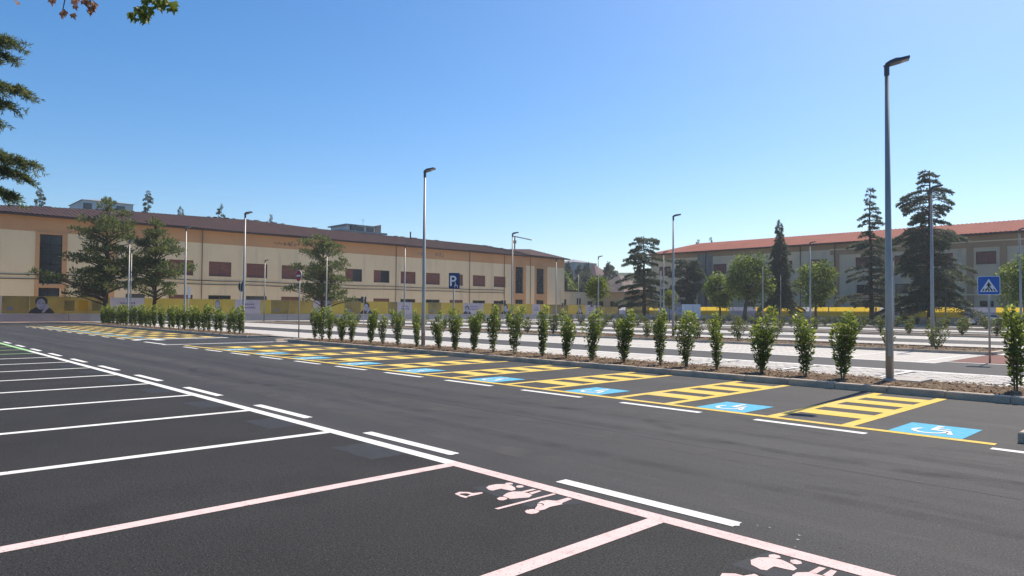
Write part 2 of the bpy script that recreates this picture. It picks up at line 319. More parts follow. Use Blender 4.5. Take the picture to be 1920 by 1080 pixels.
# accessible bays on the right
LV = -10.0
def hatch(u):
    w = 1.25
    for q in (u, u+w-.165): line('hatch_edge', m_yel, q, q+.165, LV-.077, -14.55)
    for k in range(4):
        v = -10.86 - .92*k
        line('hatch_stripe', m_yel, u+.167, u+w-.167, v, v-.5)
def wheelchair(u):
    x0, y0, s = u, -10.09, .86
    line('blue_square', m_blue, x0, x0+s, y0, y0-1.0)
    def P(a, b): return (x0+s*(1-a), y0-1.0*(1-b), .008)   # a to the right, b downwards as a driver reads it
    b = MB()
    ring = [P(.46+.25*math.cos(t), .62+.25*math.sin(t)) for t in np.linspace(-.2, 3.9, 16)]
    rin = [P(.46+.18*math.cos(t), .62+.18*math.sin(t)) for t in np.linspace(-.2, 3.9, 16)]
    for i in range(15): b.poly([ring[i], ring[i+1], rin[i+1], rin[i]])
    build('wheel_ring', b, m_white, road)
    b = MB(); b.poly([P(.42, .12), P(.52, .12), P(.52, .22), P(.42, .22)]); b.poly([P(.43, .25), P(.51, .25), P(.53, .55), P(.44, .55)])
    b.poly([P(.53, .47), P(.70, .47), P(.82, .78), P(.75, .80), P(.655, .55), P(.53, .55)]); b.poly([P(.52, .33), P(.66, .33), P(.66, .38), P(.52, .38)])
    build('seated_figure', b, m_white, road)
line('front_line', m_yel, 2.05, 30.4, LV-.075, LV+.075)
for k in range(10):
    u = 3.72 + 2.93*k
    if k < 9: hatch(u)
    wheelchair(u-1.3) if k < 9 else None
for k in range(0, 11): line('lane_dash', m_white, 3.38+2.44*k, 4.92+2.44*k, -9.66, -9.52)
line('lane_dash', m_white, -1, 2.03, -9.74, -9.6)
line('front_line', m_yel, 37.4, 66.5, LV-.075, LV+.075)
for k in range(10):
    u = 38.2 + 2.9*k
    hatch(u); wheelchair(u-1.3)
    line('lane_dash', m_white, u-.4, u+1.0, -9.66, -9.52)
for x0, x1, y0, y1 in ((31.2, 31.45, -9.4, -16.8), (37.0, 37.5, -9.9, -14.4), (36.2, 36.9, -9.6, -9.95), (35.8, 37, -10.5, -10.9), (31.6, 34.5, -9.66, -9.5)):
    line('stop_line', m_white, x0, x1, y0, y1, .0046)

# ------------------------------------------------------------------ kerbs, planting strips, paver rows
kerbs = MB(); kerbs.box((-.3, -14.99, -.05), (-.2, -14.81, .02)); kerb = structure('kerb', kerbs, m_kerb)
ks = MB(); ks.box((0, -.1, -.05), (.985, .1, .13), .015)
kproto = build('kerb_stone', ks, m_kerb, kerb); kproto.location = (-.2, -14.8, 0)
def kerb_run(x0, x1, y, step=1.0):
    x = x0
    while x < x1-.2:
        inst(kproto, kerb, (x, y + random.uniform(-.004, .004), random.uniform(-.004, .004))); x += step
kerb_run(.8, 31, -14.8); kerb_run(37.4, 73, -14.8)
for (x, y, rz) in ((1.8, -10.45, 90), (1.8, -11.45, 90), (1.8, -12.45, 90), (1.8, -13.45, 90), (1.8, -14.45, 90)):
    o = inst(kproto, kerb, (x, y-.9, 0)); o.rotation_euler.z = R(rz)
for (x, y, rz) in ((1.74, -10.42, 150), (.88, -9.92, 180), (-.12, -9.92, 180), (36.45, -15.2, 35), (36.4, -16.2, 90), (31.75, -15.3, 110), (31.6, -16.3, 90)):
    o = inst(kproto, kerb, (x, y, 0)); o.rotation_euler.z = R(rz)
structure('verge', sheet(-6, 1.68, -14.7, -10.05, .08), m_soil)
for row, v in enumerate((-31.2, -53.0, -74.3, -95.3)):
    b = MB(); x = 7.0
    kb = MB()
    kb.box((6.6, v-.1, -.05), (77, v+.1, .12)); kb.box((6.6, v-4.3, -.05), (77, v-4.1, .12)); kb.box((6.4, v-4.3, -.05), (6.6, v+.1, .12))
    build('kerb_run', kb, m_kerb, kerb)
strips = [(1.1, 31.3, -14.9, -17.45), (37.2, 74, -14.9, -17.45)] + [(6.6, 77, v-.1, v-4.1) for v in (-31.2, -53.0, -74.3, -95.3)]
for s in strips:
    b = MB(); nx = max(2, int((s[1]-s[0])/.5)); ny = 5
    idx = len(b.v)
    for i in range(nx+1):
        for j in range(ny+1):
            z = .055 + (.05*math.sin(math.pi*j/ny) + random.uniform(-.012, .012))
            b.v.append((s[0]+(s[1]-s[0])*i/nx, s[2]+(s[3]-s[2])*j/ny, z))
    for i in range(nx):
        for j in range(ny):
            a = i*(ny+1)+j; b.f.append((a, a+1, a+ny+2, a+ny+1))
    structure('planting_strip', b, m_soil, smooth=True)
def chips(name, n, x0, x1, y0, y1, size):
    P = np.stack([rng.uniform(x0, x1, n), rng.uniform(y1, y0, n), rng.uniform(.08, .115, n)], -1)
    a = rng.uniform(0, 6.28, n); l = size*rng.uniform(.5, 1.4, n); w = l*rng.uniform(.25, .5, n)
    D = np.stack([np.cos(a), np.sin(a), rng.uniform(-.5, .5, n)], -1); E = np.stack([-np.sin(a), np.cos(a), rng.uniform(-.5, .5, n)], -1)
    V = np.stack([P-D*l[:, None]-E*w[:, None], P+D*l[:, None]-E*w[:, None], P+D*l[:, None]+E*w[:, None], P-D*l[:, None]+E*w[:, None]], 1)
    quads(name, V, rng.random(n), m_chip, kind='stuff')
chips('wood_chips', 16000, 1.2, 31, -14.95, -17.4, .030)
chips('wood_chips', 4000, 7, 40, -31.4, -35.1, .05)
slab = MB(); slab.box((4.72, -17.35, .03), (5.55, -16.45, .125), .01)
o = build('manhole_cover', slab, m_slab); o['label'] = 'pale square concrete cover slab beside the foot of the nearest lamp post'; o['category'] = 'manhole cover'

# pavers: pieces where they can be told apart, then one sheet with jointed stones
bed = {}
def brick_mat():
    M = mat('jointed_pavers', (.50, .48, .44), .88, coord='World'); t = M.node_tree; N = t.nodes; L = t.links
    g = N.new('ShaderNodeNewGeometry'); br = N.new('ShaderNodeTexBrick'); br.offset = .5
    br.inputs['Color1'].default_value = (.60, .55, .485, 1); br.inputs['Color2'].default_value = (.53, .49, .435, 1); br.inputs['Mortar'].default_value = (.26, .245, .22, 1)
    br.inputs['Scale'].default_value = 4; br.inputs['Mortar Size'].default_value = .035; br.inputs['Brick Width'].default_value = 1; br.inputs['Row Height'].default_value = 1
    L.new(g.outputs['Position'], br.inputs['Vector']); L.new(br.outputs['Color'], N['Principled BSDF'].inputs['Base Color'])
    return M
m_jp = brick_mat()
pave = structure('paved_bays', sheet(-6, 74, -20.75, -17.45, .004), m_jp)
pv = MB(); pv.box((-.117, -.117, 0), (.117, .117, .026), .008)
pst = MB(); cnt = 0; first = None
X0, X1 = 1.2, 12.0
for i in range(int((X1-X0)/.25)):
    for j in range(12):
        x = X0+.25*i+.125; y = -17.62-.25*j-.125+.0
        if (j % 2): x += .125
        if min(abs(x-(6.03-2.55*k)) for k in range(-3, 3)) < .19: continue
        dz = random.uniform(-.006, .004)
        if x < 8.0 and cnt < 298:
            if first is None: first = build('paver', pv, m_pave, pave); first.location = (x, y, dz)
            else: inst(first, pave, (x, y, dz))
            cnt += 1
        else: pst.box((x-.117, y-.117, 0), (x+.117, y+.117, .026+dz), .008)
build('paver_field', pst, m_pave, pave, kind='stuff')
for k in range(-10, 3):
    u = 6.03-2.55*k
    line('bay_line', m_white, u-.06, u+.06, -17.5, -20.74, .03 if u < 12.5 else .008, pave)
line('edge_line', m_white, -6, 74, -20.76, -21.05, .006, lot)
rows = [(-24.65, -31.1), (-35.5, -41.0), (-46.8, -52.9), (-57.3, -62.6), (-68.2, -74.2), (-78.6, -83.8), (-89.2, -95.2), (-99.6, -103.5)]
for i, (a, c) in enumerate(rows):
    p = structure('paved_bays', sheet(6.6, 78, c, a, .004), m_jp)
    e = a if i % 2 == 0 else c
    line('edge_line', m_white, 6.6, 78, e-.1, e+.12, .008, p)
    for k in range(0, 28): line('bay_line', m_white, 7.1+2.55*k, 7.22+2.55*k, c+.13, a-.13, .009, p)
structure('ramp_surface', sheet(-3, 6.55, -31.3, -25.9, .006), m_red)
line('edge_line', m_white, -3, 6.6, -25.75, -25.55, .008, lot); line('edge_line', m_white, 6.2, 6.5, -31.6, -36, .008, lot)
for k in range(4): line('crossing_bar', m_white, 2.0, 6.0, -33-1.1*k, -33.5-1.1*k, .008, lot)
structure('path', sheet(6.6, 84, -109, -103.5, .03), m_pave)
structure('path', sheet(78.5, 84, -103.4, -17.7, .03), m_pave)

# ------------------------------------------------------------------ shrubs
def leaf_quads(P, D, size, aspect, n=None):
    """diamond-ish leaves at P pointing along D"""
    n = len(P); D = D/np.linalg.norm(D, axis=1)[:, None]
    r = rng.normal(size=(n, 3)); E = np.cross(D, r); E /= np.linalg.norm(E, axis=1)[:, None]
    s = (size*rng.uniform(.6, 1.35, n))[:, None]; w = s*aspect
    N2 = np.cross(D, E)
    return np.stack([P, P+D*s*.5+E*w*.5+N2*s*.06, P+D*s, P+D*s*.45-E*w*.5+N2*s*.06], 1)
def laurel(h, wid, n, seed, mtl, size=.075, young=.25):
    rng2 = np.random.default_rng(seed); root = None
    stems = []; ns = int(rng2.integers(5, 9))
    for i in range(ns):
        a = rng2.uniform(0, 6.28); rt = wid*rng2.uniform(.15, .75); hh = h*rng2.uniform(.62, 1.03) if i else h*1.02
        t = np.linspace(0, 1, 6); x = np.cos(a)*rt*t**1.3 + rng2.normal(0, .015, 6)*t; y = np.sin(a)*rt*t**1.3 + rng2.normal(0, .015, 6)*t
        stems.append(np.stack([x+.03*np.cos(a), y+.03*np.sin(a), t*hh], -1))
    sm = MB()
    for s in stems: sm.tube([tuple(p) for p in s], [.013, .012, .011, .009, .006, .003], 5)
    P = []; D = []; T = []
    per = n//ns
    for s in stems:
        t = rng2.beta(1.5, .95, per)*.95+.05; k = np.minimum((t*5).astype(int), 4); f = t*5-k
        p = s[k]*(1-f)[:, None] + s[k+1]*f[:, None]
        rad = wid*.34*(.42+.75*np.clip(t*1.25, 0, 1)**1.1)*np.sqrt(rng2.random(per))
        a = rng2.uniform(0, 6.28, per); o = np.stack([np.cos(a), np.sin(a), 0*a], -1)
        P.append(p+o*rad[:, None]*(1-.75*np.clip((t-.8)/.2, 0, 1))[:, None]); D.append(o*.8+np.array([0, 0, 1])*rng2.uniform(-.2, 1.2, per)[:, None])
        T.append(np.clip(rng2.normal(.38, .18, per) + young*np.clip((t-.55)/.45, 0, 1)*rng2.uniform(.4, 1.6, per), 0, 1))
    P = np.concatenate(P); D = np.concatenate(D); T = np.concatenate(T)
    return sm, leaf_quads(P, D, size, .52), T
ORD = ['first', 'second', 'third', 'fourth', 'fifth', 'sixth', 'seventh', 'eighth', 'ninth', 'tenth', 'eleventh', 'twelfth', 'thirteenth', 'fourteenth', 'fifteenth', 'sixteenth', 'seventeenth', 'eighteenth', 'nineteenth', 'twentieth']
ORD += ['twenty-'+o for o in ORD[:9]] + ['thirtieth'] + ['thirty-'+o for o in ORD[:9]] + ['fortieth'] + ['forty-'+o for o in ORD[:9]]
protos = {}
def plant_proto(key, h, wid, n, seed, mtl, size, young, name):
    root = thing(name, (0, 0, 0), 'x', 'shrub'); sm, V, T = laurel(h, wid, n, seed, mtl, size, young)
    build('stem', sm, m_stem, root); quads('foliage', V, T, mtl, root); protos[key] = [root, False]
for s in range(6): plant_proto(('a', s), 1.5, [.27, .34, .30, .38, .25, .33][s], [1250, 1600, 1150, 1550, 1050, 1350][s], 30+s, m_laurel, .078, .42, 'laurel_shrub')
for s in range(4): plant_proto(('b', s), 1.5, .29, 620, 60+s, m_laurel, .115, .42, 'laurel_shrub')
for s in range(5): plant_proto(('c', s), 1.05, .55, 420, 90+s, m_shrub, .11, .25, 'young_shrub')
def plant(key, x, y, sc, label, group, z=.09):
    root, used = protos[key]
    o = root if not used else copy_tree(root); protos[key][1] = True
    o.location = (x, y, z); o.rotation_euler.z = random.uniform(0, 6.28); s = sc*random.uniform(.95, 1.05); o.scale = (s*random.uniform(.92, 1.08), s*random.uniform(.92, 1.08), s)
    o['label'] = label; o['group'] = group
HED = [(30.87,1.58),(30.0,1.55),(29.2,1.5),(28.1,1.5),(27.2,1.42),(25.85,1.48),(24.75,1.2),(23.65,1.42),(22.3,1.5),(21.0,1.45),(19.85,1.62),(18.85,1.5),(17.9,1.68),(16.75,1.6),(15.5,1.62),(14.5,1.5),(13.35,1.6),(12.25,1.5),(11.0,1.58),(10.15,1.55),(9.25,1.5),(8.05,1.6),(7.0,1.48),(6.15,1.5),(2.95,1.6),(1.6,1.5)]
near = [i for i in range(len(HED))]
for i, (u, h) in enumerate(HED):
    if u > 5.4:
        k = 23-i; lab = f'upright laurel shrub in the bark strip, {ORD[k]} to the left of the nearest lamp post'
    else: lab = ['upright laurel shrub cut by the right edge, first right of the nearest lamp post', 'laurel shrub outside the right edge, second right of the nearest lamp post'][24-i if i == 24 else 1]
    plant(('a', (i*5) % 6), u, -16.05+random.uniform(-.08, .08), h/1.53, lab, 'laurel shrubs in the front planting strip')
u = 39.4; i = 0
while u < 71 and i < 40:
    plant(('b', i % 4), u, -16.0+random.uniform(-.1, .1), random.uniform(.92, 1.12), f'dense laurel beyond the lot entrance, {ORD[i]} left of the entrance lamp post', 'laurel shrubs beyond the entrance'); u += random.uniform(.8, 1.15); i += 1
for row, v, us, nm in ((1, -32.4, 8.6, 'second'), (2, -54.6, 8.9, 'third'), (3, -75.8, 9.0, 'fourth'), (4, -97, 9.5, 'fifth')):
    u = us; i = 0
    while u < 66 and i < 34:
        plant(('c', random.randrange(5)), u, v+random.uniform(-.5, .5), random.uniform(.8, 1.2), f'small light green young shrub in the {nm} planting strip, {ORD[i]} from its right end' , f'young shrubs in the {nm} planting strip', .08)
        u += random.uniform(1.1, 2.1); i += 1

# ------------------------------------------------------------------ lamp posts
def lamp_proto():
    t = thing('street_lamp', (0, 0, 0), 'x', 'street lamp', 'street lamps in the car park')
    b = MB(); b.tube([(0, 0, 0), (0, 0, 1.2), (0, 0, 7.1)], [.082, .078, .042], 14); build('pole', b, m_galv, t, True)
    b = MB(); b.tube([(0, 0, .0), (0, 0, .05)], [.14, .12], 14); build('base_collar', b, m_slab, t)
    b = MB(); b.box((.04, -.075, .9), (.088, .03, 1.2), .004) if False else b.box((-.1, -.04, .55), (-.06, .04, .85)); build('access_door', b, m_galv, t)
    b = MB(); b.tube([(0, 0, 6.98), (0, 0, 7.2)], [.055, .055], 10); b.tube([(0, .03, 7.17), (0, -.06, 7.25)], [.06, .05], 10); build('bracket', b, m_dgrey, t)
    def head(y, zz): return (0, -y, 7.22 + y*.24 + zz)
    b = MB(); w0, w1 = .07, .14
    prof = [(-.03, .07, .045), (.05, .11, .07), (.17, .13, .08), (.26, .13, .055), (.44, .12, .04)]
    rings = []
    for y, w, th in prof:
        k = len(b.v); c = head(y, 0)
        b.v += [(-w, c[1], c[2]-.02), (w, c[1], c[2]-.02), (w*.8, c[1], c[2]+th), (-w*.8, c[1], c[2]+th)]; rings.append(k)
    for a, c in zip(rings, rings[1:]):
        for q in range(4): b.f.append((a+q, a+(q+1) % 4, c+(q+1) % 4, c+q))
    b.f.append(tuple(rings[0]+q for q in (3, 2, 1, 0))); b.f.append(tuple(rings[-1]+q for q in range(4)))
    hd = build('lamp_head', b, m_dgrey, t)
    b = MB(); a = head(.28, -.027); c = head(.41, -.027); b.poly([(-.1, a[1], a[2]), (.1, a[1], a[2]), (.1, c[1], c[2]), (-.1, c[1], c[2])]); build('lens', b, m_lens, hd)
    return t
lp = lamp_proto()
LAMPS = [(5.3,-16.45,'tall grey lamp post nearest the camera, standing on the kerb strip at the right'),(22.69,-16.6,'tall lamp post in the front hedge row just left of the blue P sign'),(40.61,-16.6,'lamp post at the end of the hedge beside the car park entrance'),
(64.67,-16.6,'lamp post in the left hedge, left one of a close pair by the tall pine'),(50.7,-16.6,'lamp post in the left hedge standing just right of the second pine'),(79.11,-34.8,'distant lamp post before the brown window left of the red round sign'),
(64.32,-34.8,'lamp post standing right in front of the middle pine'),(50.4,-34.8,'lamp post left of the tall hedge lamp, before the cream building'),(36.71,-34.8,'lamp post in front of the two narrow tall windows with a crane behind its top'),
(22.92,-34.8,'tall lamp post in the second planting strip beside the cedar and red roof corner'),(9.44,-34.8,'tall lamp post in the second strip in front of the biggest cedar'),(51.92,-56.0,'lamp post in front of the right hand end of the cream building'),
(45.97,-56.0,'slim lamp post behind the yellow green round tree'),(37.93,-56.0,'slim lamp post just left of the tall lamp by the red roof corner'),(23.93,-56.0,'lamp post rising above the small round tree right of the spruce'),
(9.97,-56.0,'lamp post at the far right edge, over the leafy tree, with a side camera'),(67.2,-77.3,'lamp post before the low cream annex, left of the yellow green tree'),(52.86,-77.3,'short looking lamp post right of the first cedar, leftmost of three poles there'),
(38.59,-77.3,'lamp post in front of the dense green plane trees'),(24.48,-77.3,'lamp post just right of the nearest tall lamp, between the two tall cedars'),(68.13,-98,'far lamp post beside the lower boughs of the first cedar'),
(53.79,-98,'far lamp post in front of the trunk of the plane trees'),(39.33,-98,'far lamp post at the right side of the small round tree'),(25.11,-98,'far lamp post before the right flank of the biggest cedar'),
(75.64,-19.62,'far lamp post behind the left hedge, right one of the close pair'),(46.2,-98,'far thin lamp post in front of the spruce trunk')]
for i, (u, v, lab) in enumerate(LAMPS):
    o = lp if i == 0 else copy_tree(lp)
    o.location = (u, v, .1 if i == 0 else .08); o['label'] = lab; o.rotation_euler = (R(random.uniform(-.25, .25)), R(random.uniform(-.25, .25)), R(-63+random.uniform(-6, 6)))
    o.scale.z = .965 if i == 0 else .982
    if i == 0: o.rotation_euler = (0, R(-.15), R(-66))
b = MB(); b.tube([(9.97, -56.0, 5.4), (9.97, -55.6, 5.45)], .03, 6); b.box((9.9, -55.62, 5.36), (10.04, -55.3, 5.5), .01)
o = build('camera_arm', b, m_galv, None); o['label'] = 'small grey surveillance camera on an arm of the far right lamp post'; o['category'] = 'camera'

# ------------------------------------------------------------------ signs
def post(t, x, y, h, r=.03, mt=m_galv): b = MB(); b.tube([(x, y, 0), (x, y, h)], r, 10); return build('post', b, mt, t, True)
def face_frame(t, loc, ang): t.location = loc; t.rotation_euler.z = ang
def flat(name, pts, mt, par, y): b = MB(); b.prism([(x, y, z) for x, z in pts], (0, -1, 0), .003); return build(name, b, mt, par)
# sign local frame: faces +y when unrotated would face away; we build facing -y and turn
def rounded(w, h, r, cx=0, cz=0):
    out = []
    for sx, sz, a0 in ((1, 1, 0), (-1, 1, 90), (-1, -1, 180), (1, -1, 270)):
        for k in range(4): a = R(a0+30*k); out.append((cx+sx*(w/2-r)+r*math.cos(a), cz+sz*(h/2-r)+r*math.sin(a)))
    return out
t = thing('crossing_sign', (0, 0, 0), 'square blue pedestrian crossing sign on a grey post at the right', 'road sign')
post(t, 0, .06, 2.76); cz = 2.47
pl = MB(); pl.prism([(x, .02, z) for x, z in rounded(.6, .6, .05, 0, cz)], (0, -1, 0), .02); pl = build('sign_plate', pl, m_swhite, t)
flat('blue_field', rounded(.565, .565, .04, 0, cz), m_sblue, pl, -.002)
flat('white_triangle', [(-.235, cz-.2), (.235, cz-.2), (0, cz+.21)], m_swhite, pl, -.006)
W_ = []
for x in (-.165, -.085, 0, .085, .165): flat('crossing_bar', [(x-.022, cz-.18), (x+.022, cz-.18), (x*.75+.014, cz-.10), (x*.75-.014, cz-.10)], m_sblack, pl, -.010)
fig = [[(0-.02, cz+.10), (.02, cz+.10), (.022, cz+.065), (-.022, cz+.065)], [(-.03, cz+.06), (.03, cz+.06), (.065, cz+.0), (.05, cz-.01), (.03, cz+.02), (.028, cz-.03), (-.02, cz-.03), (-.03, cz+.01), (-.055, cz-.02), (-.068, cz-.012)],
       [(-.02, cz-.03), (.005, cz-.03), (-.04, cz-.14), (-.07, cz-.14)], [(.0, cz-.03), (.028, cz-.03), (.09, cz-.14), (.055, cz-.14)]]
for q in fig: flat('walking_figure', q, m_sblack, pl, -.0135)
t.location = (5.49, -26.16, 0); t.rotation_euler.z = math.atan2(26.16, -5.49) + math.pi/2 + R(0)
t = thing('parking_sign', (0, 0, 0), 'dark blue parking sign with white P and small wheelchair on a post in the hedge', 'road sign')
post(t, 0, .06, 2.96); cz = 2.71
pl = MB(); pl.prism([(x, .02, z) for x, z in rounded(.44, .62, .03, 0, cz)], (0, -1, 0), .02); pl = build('sign_plate', pl, m_pblue, t)
def text(name, s, size, loc, par, mt, rot=None, ext=.002):
    cu = bpy.data.curves.new(name, 'FONT'); cu.body = s; cu.size = size; cu.extrude = ext; cu.offset = size*.012
    tmp = bpy.data.objects.new('tmp', cu); C.objects.link(tmp); dg = bpy.context.evaluated_depsgraph_get(); dg.update()
    me = bpy.data.meshes.new_from_object(tmp.evaluated_get(dg)); bpy.data.objects.remove(tmp)
    M4 = Matrix.Translation(Vector(loc)-ORG[par.name]) @ (rot or Matrix.Rotation(R(90), 4, 'X')); me.transform(M4)
    me.materials.clear(); me.materials.append(mt); o = link(bpy.data.objects.new(name, me), par); return o
text('letter_p', 'P', .56, (-.205, -.004, cz-.19), pl, m_swhite)
b = MB(); cx, c2 = .065, cz-.2
pts = [(cx+.062*math.cos(a), c2+.062*math.sin(a)) for a in np.linspace(1.9, 7.0, 14)]; pin = [(cx+.042*math.cos(a), c2+.042*math.sin(a)) for a in np.linspace(1.9, 7.0, 14)]
for i in range(6): b.poly([(pts[i][0], -.004, pts[i][1]), (pts[i+1][0], -.004, pts[i+1][1]), (pin[i+1][0], -.004, pin[i+1][1]), (pin[i][0], -.004, pin[i][1])])
for q in ([(.02, .16), (.05, .16), (.05, .13), (.02, .13)], [(.025, .12), (.05, .12), (.06, .02), (.03, .02)], [(.05, .05), (.11, .05), (.15, -.05), (.13, -.06), (.1, .025), (.05, .025)]): b.poly([(x, -.0045, c2+z) for x, z in q])
build('wheelchair_mark', b, m_swhite, pl)
t.location = (20.75, -16.62, 0); t.rotation_euler.z = math.atan2(16.6, -21.3) + math.pi/2 + R(14); t.scale = (.97, .97, .99)
def disc(cx, cz, r, n=24): return [(cx+r*math.cos(2*math.pi*k/n), cz+r*math.sin(2*math.pi*k/n)) for k in range(n)]
t = thing('no_entry_sign', (0, 0, 0), 'red round road sign seen edge on at the left of the car park entrance', 'road sign')
post(t, 0, .06, 3.5); cz = 3.27
pl = MB(); pl.prism([(x, .02, z) for x, z in disc(0, cz, .30)], (0, -1, 0), .02); pl = build('sign_plate', pl, m_swhite, t)
flat('red_disc', disc(0, cz, .285), m_sred, pl, -.002); flat('white_bar', [(-.2, cz-.045), (.2, cz-.045), (.2, cz+.045), (-.2, cz+.045)], m_swhite, pl, -.006)
t.location = (33.38, -16.48, 0); t.rotation_euler.z = math.atan2(16.48, -33.38) + math.pi/2 - R(62)
t = thing('round_sign', (0, 0, 0), 'backlit darkened round sign seen from behind on a pale post beside the entrance lamp', 'road sign')
post(t, 0, -.05, 3.2); cz = 2.9
pl = MB(); pl.prism([(x, .02, z) for x, z in disc(0, cz, .31)], (0, -1, 0), .025); build('sign_plate', pl, m_back, t)
t.location = (42.15, -17.08, 0); t.rotation_euler.z = math.atan2(17, -42) + math.pi/2 - R(55)
def back_sign(x, y, z0, z1, w, lab):
    t = thing('rear_sign', (0, 0, 0), lab, 'road sign', 'distant signs seen from behind'); post(t, 0, -.05, z1+.05)
    pl = MB(); pl.prism([(a, .02, c) for a, c in rounded(w, z1-z0, .04, 0, (z0+z1)/2)], (0, -1, 0), .025); build('sign_plate', pl, m_back, t)
    t.location = (x, y, 0); t.rotation_euler.z = math.atan2(-y, -x) + math.pi/2 + R(20)
back_sign(61.15, -37.26, 2.2, 2.84, .55, 'dark square sign back on a post before the lower windows right of the middle pine')
back_sign(62.4, -57.75, 2.25, 2.77, .6, 'dark square sign back on a post left of the two tall narrow windows')
back_sign(64.1, -70.5, 2.09, 2.6, .38, 'dark small sign back at the right end of the cream building')
back_sign(61.36, -73.4, 2.05, 2.5, .42, 'dark small sign back beside the trunk of the yellow green tree')
t = thing('narrow_sign', (0, 0, 0), 'narrow grey blue sign seen edge on in the left hedge beside a lamp post', 'road sign'); post(t, 0, .05, 3.1)
pl = MB(); pl.prism([(x, .02, z) for x, z in rounded(.4, .85, .03, 0, 2.68)], (0, -1, 0), .02); build('sign_plate', pl, mat('sign_greyblue', (.16, .2, .26), .5), t)
t.location = (52.36, -17.43, 0); t.rotation_euler.z = math.atan2(17, -52) + math.pi/2 + R(64)
t = thing('notice_board', (54.7, -87.7, 0), 'large blank shade-tinted white board on legs in front of the right yellow fence', 'notice board')
for q in (-1.2, 1.2):
    b = MB(); x, y = 54.7+q*.707, -87.7-q*.707; b.tube([(x, y, 0), (x, y, 2.5)], .05, 8); build('leg', b, m_galv, t)
b = MB(); A = Vector((55.65, -86.75)); B = Vector((53.75, -88.65)); nn = Vector((-.7, .7))*.06
b.prism([(A.x, A.y, .6), (B.x, B.y, .6), (B.x, B.y, 2.6), (A.x, A.y, 2.6)], (-.7, .7, 0), .06); build('panel', b, m_board, t)

# ------------------------------------------------------------------ fences with printed banners
def pside(par, pts, mt, fx, name='print'):
    b = MB(); b.poly([fx(a, z) for a, z in pts]); return build(name, b, mt, par)
def portrait(par, c, z0, z1, fx, s=1, hand=True, dk=m_hair):
    h = z1-z0
    def E(cx, cz, rx, rz, off, mt, nm, n=18): return pside(par, [(c+s*h*(cx+rx*math.cos(2*math.pi*k/n)), z0+h*(cz+rz*math.sin(2*math.pi*k/n))) for k in range(n)], mt, lambda a, z: fx(a, z, off), nm)
    pside(par, [(c+s*h*x, z0+h*z) for x, z in ((-.62, 0), (-.55, .18), (-.32, .33), (-.1, .42), (.25, .42), (.45, .30), (.62, .12), (.66, 0))], dk, lambda a, z: fx(a, z, .006), 'printed_coat')
    E(.0, .70, .31, .295, .010, dk, 'printed_hair'); E(-.02, .55, .225, .32, .014, m_face, 'printed_face')
    E(-.1, .60, .05, .028, .018, m_face2, 'printed_eye'); E(.08, .60, .05, .028, .018, m_face2, 'printed_eye'); E(-.02, .36, .08, .022, .018, m_face2, 'printed_mouth')
    if hand: pside(par, [(c+s*h*x, z0+h*z) for x, z in ((.02, .05), (.16, .06), (.26, .22), (.42, .36), (.38, .50), (.22, .56), (.14, .42), (.12, .28))], m_face, lambda a, z: fx(a, z, .017), 'printed_hand')
U_F = 84.0
t = thing('banner_fence', (U_F, -45, 0), 'long yellow banner fence on a grey low wall in front of the cream building', 'fence')
v = 14.0; k = 0
while v > -103:
    e = max(v-6.0, -103.2); b = MB(); b.box((U_F-.12, e+.02, 0), (U_F+.12, v-.02, .84), .01); build('wall_block', b, m_wall, t); v -= 6.0
b = MB()
for i in range(48): b.tube([(U_F+.06, 13-2.45*i, .8), (U_F+.06, 13-2.45*i, 2.62)], .025, 6)
build('fence_posts', b, m_galv, t, kind='stuff')
segs = [(14, -10.1, 'o'), (-10.1, -10.3, 'w'), (-10.3, -12.6, 'o'), (-12.6, -19.8, 'y2'), (-19.8, -23.2, 'w'), (-23.2, -30.7, 'y'), (-30.7, -31.7, 'y'), (-31.7, -33.3, 'y'), (-33.3, -36.5, 'w'), (-36.5, -37.8, 'y'), (-37.8, -40.2, 'o'), (-40.2, -43.6, 'y2'), (-43.6, -46.3, 'w'), (-46.3, -48.2, 'y'), (-48.2, -50.7, 'o'), (-50.7, -55.2, 'y'), (-55.2, -56.8, 'o'), (-56.8, -59.4, 'w'), (-59.4, -62.3, 'y'), (-62.3, -64.8, 'o'), (-64.8, -69.1, 'y'), (-69.1, -73.3, 'w'), (-73.3, -75.1, 'y'), (-75.1, -77.3, 'o'), (-77.3, -84.5, 'y'), (-84.5, -86.5, 'w'), (-86.5, -88.8, 'y'), (-88.8, -93.7, 'o'), (-93.7, -98.6, 'y'), (-98.6, -101.5, 'w'), (-101.5, -103.2, 'o')]
m_ban3 = mat('shade_yellow_banner', (.46, .375, .07), .75, [((.5, .5, .5), (.40, .32, .07), .4, .7), ((1.5, 1.5, 2.5), (.48, .36, .11), .55, .75)], None, coord='World', trans=.4)  # darker copy of the yellow banner, left fence's shade put into its colour
m_ban2 = mat('dull_yellow_banner', (.36, .285, .08), .7, [((.5, .5, .5), (.24, .19, .06), .4, .7), ((1.2, 1.2, 1.2), (.35, .25, .09), .55, .7)], None, coord='World', trans=.3)
BM = dict(o=m_ban_o, y=m_ban3, y2=m_ban2, w=m_ban_wl)
fxL = lambda a, z, off=.004: (U_F-.02-off, a, z)
def inkbars(par, a0, a1, z0, z1, fx, rows):
    for z, l, r_, th in rows:
        b = MB(); x = a0 + (a1-a0)*l; xe = a0+(a1-a0)*r_
        nb = max(2, int(abs(xe-x)/.22))
        for q in range(nb):
            p0 = x+(xe-x)*q/nb; p1 = x+(xe-x)*(q+.72)/nb; zz = z0+(z1-z0)*z; hh = (z1-z0)*th*random.uniform(.6, 1)
            b.poly([fx(p0, zz, .006), fx(p1, zz, .006), fx(p1, zz+hh, .006), fx(p0, zz+hh*random.uniform(.8, 1), .006)])
        build('printed_lines', b, m_ink, par)
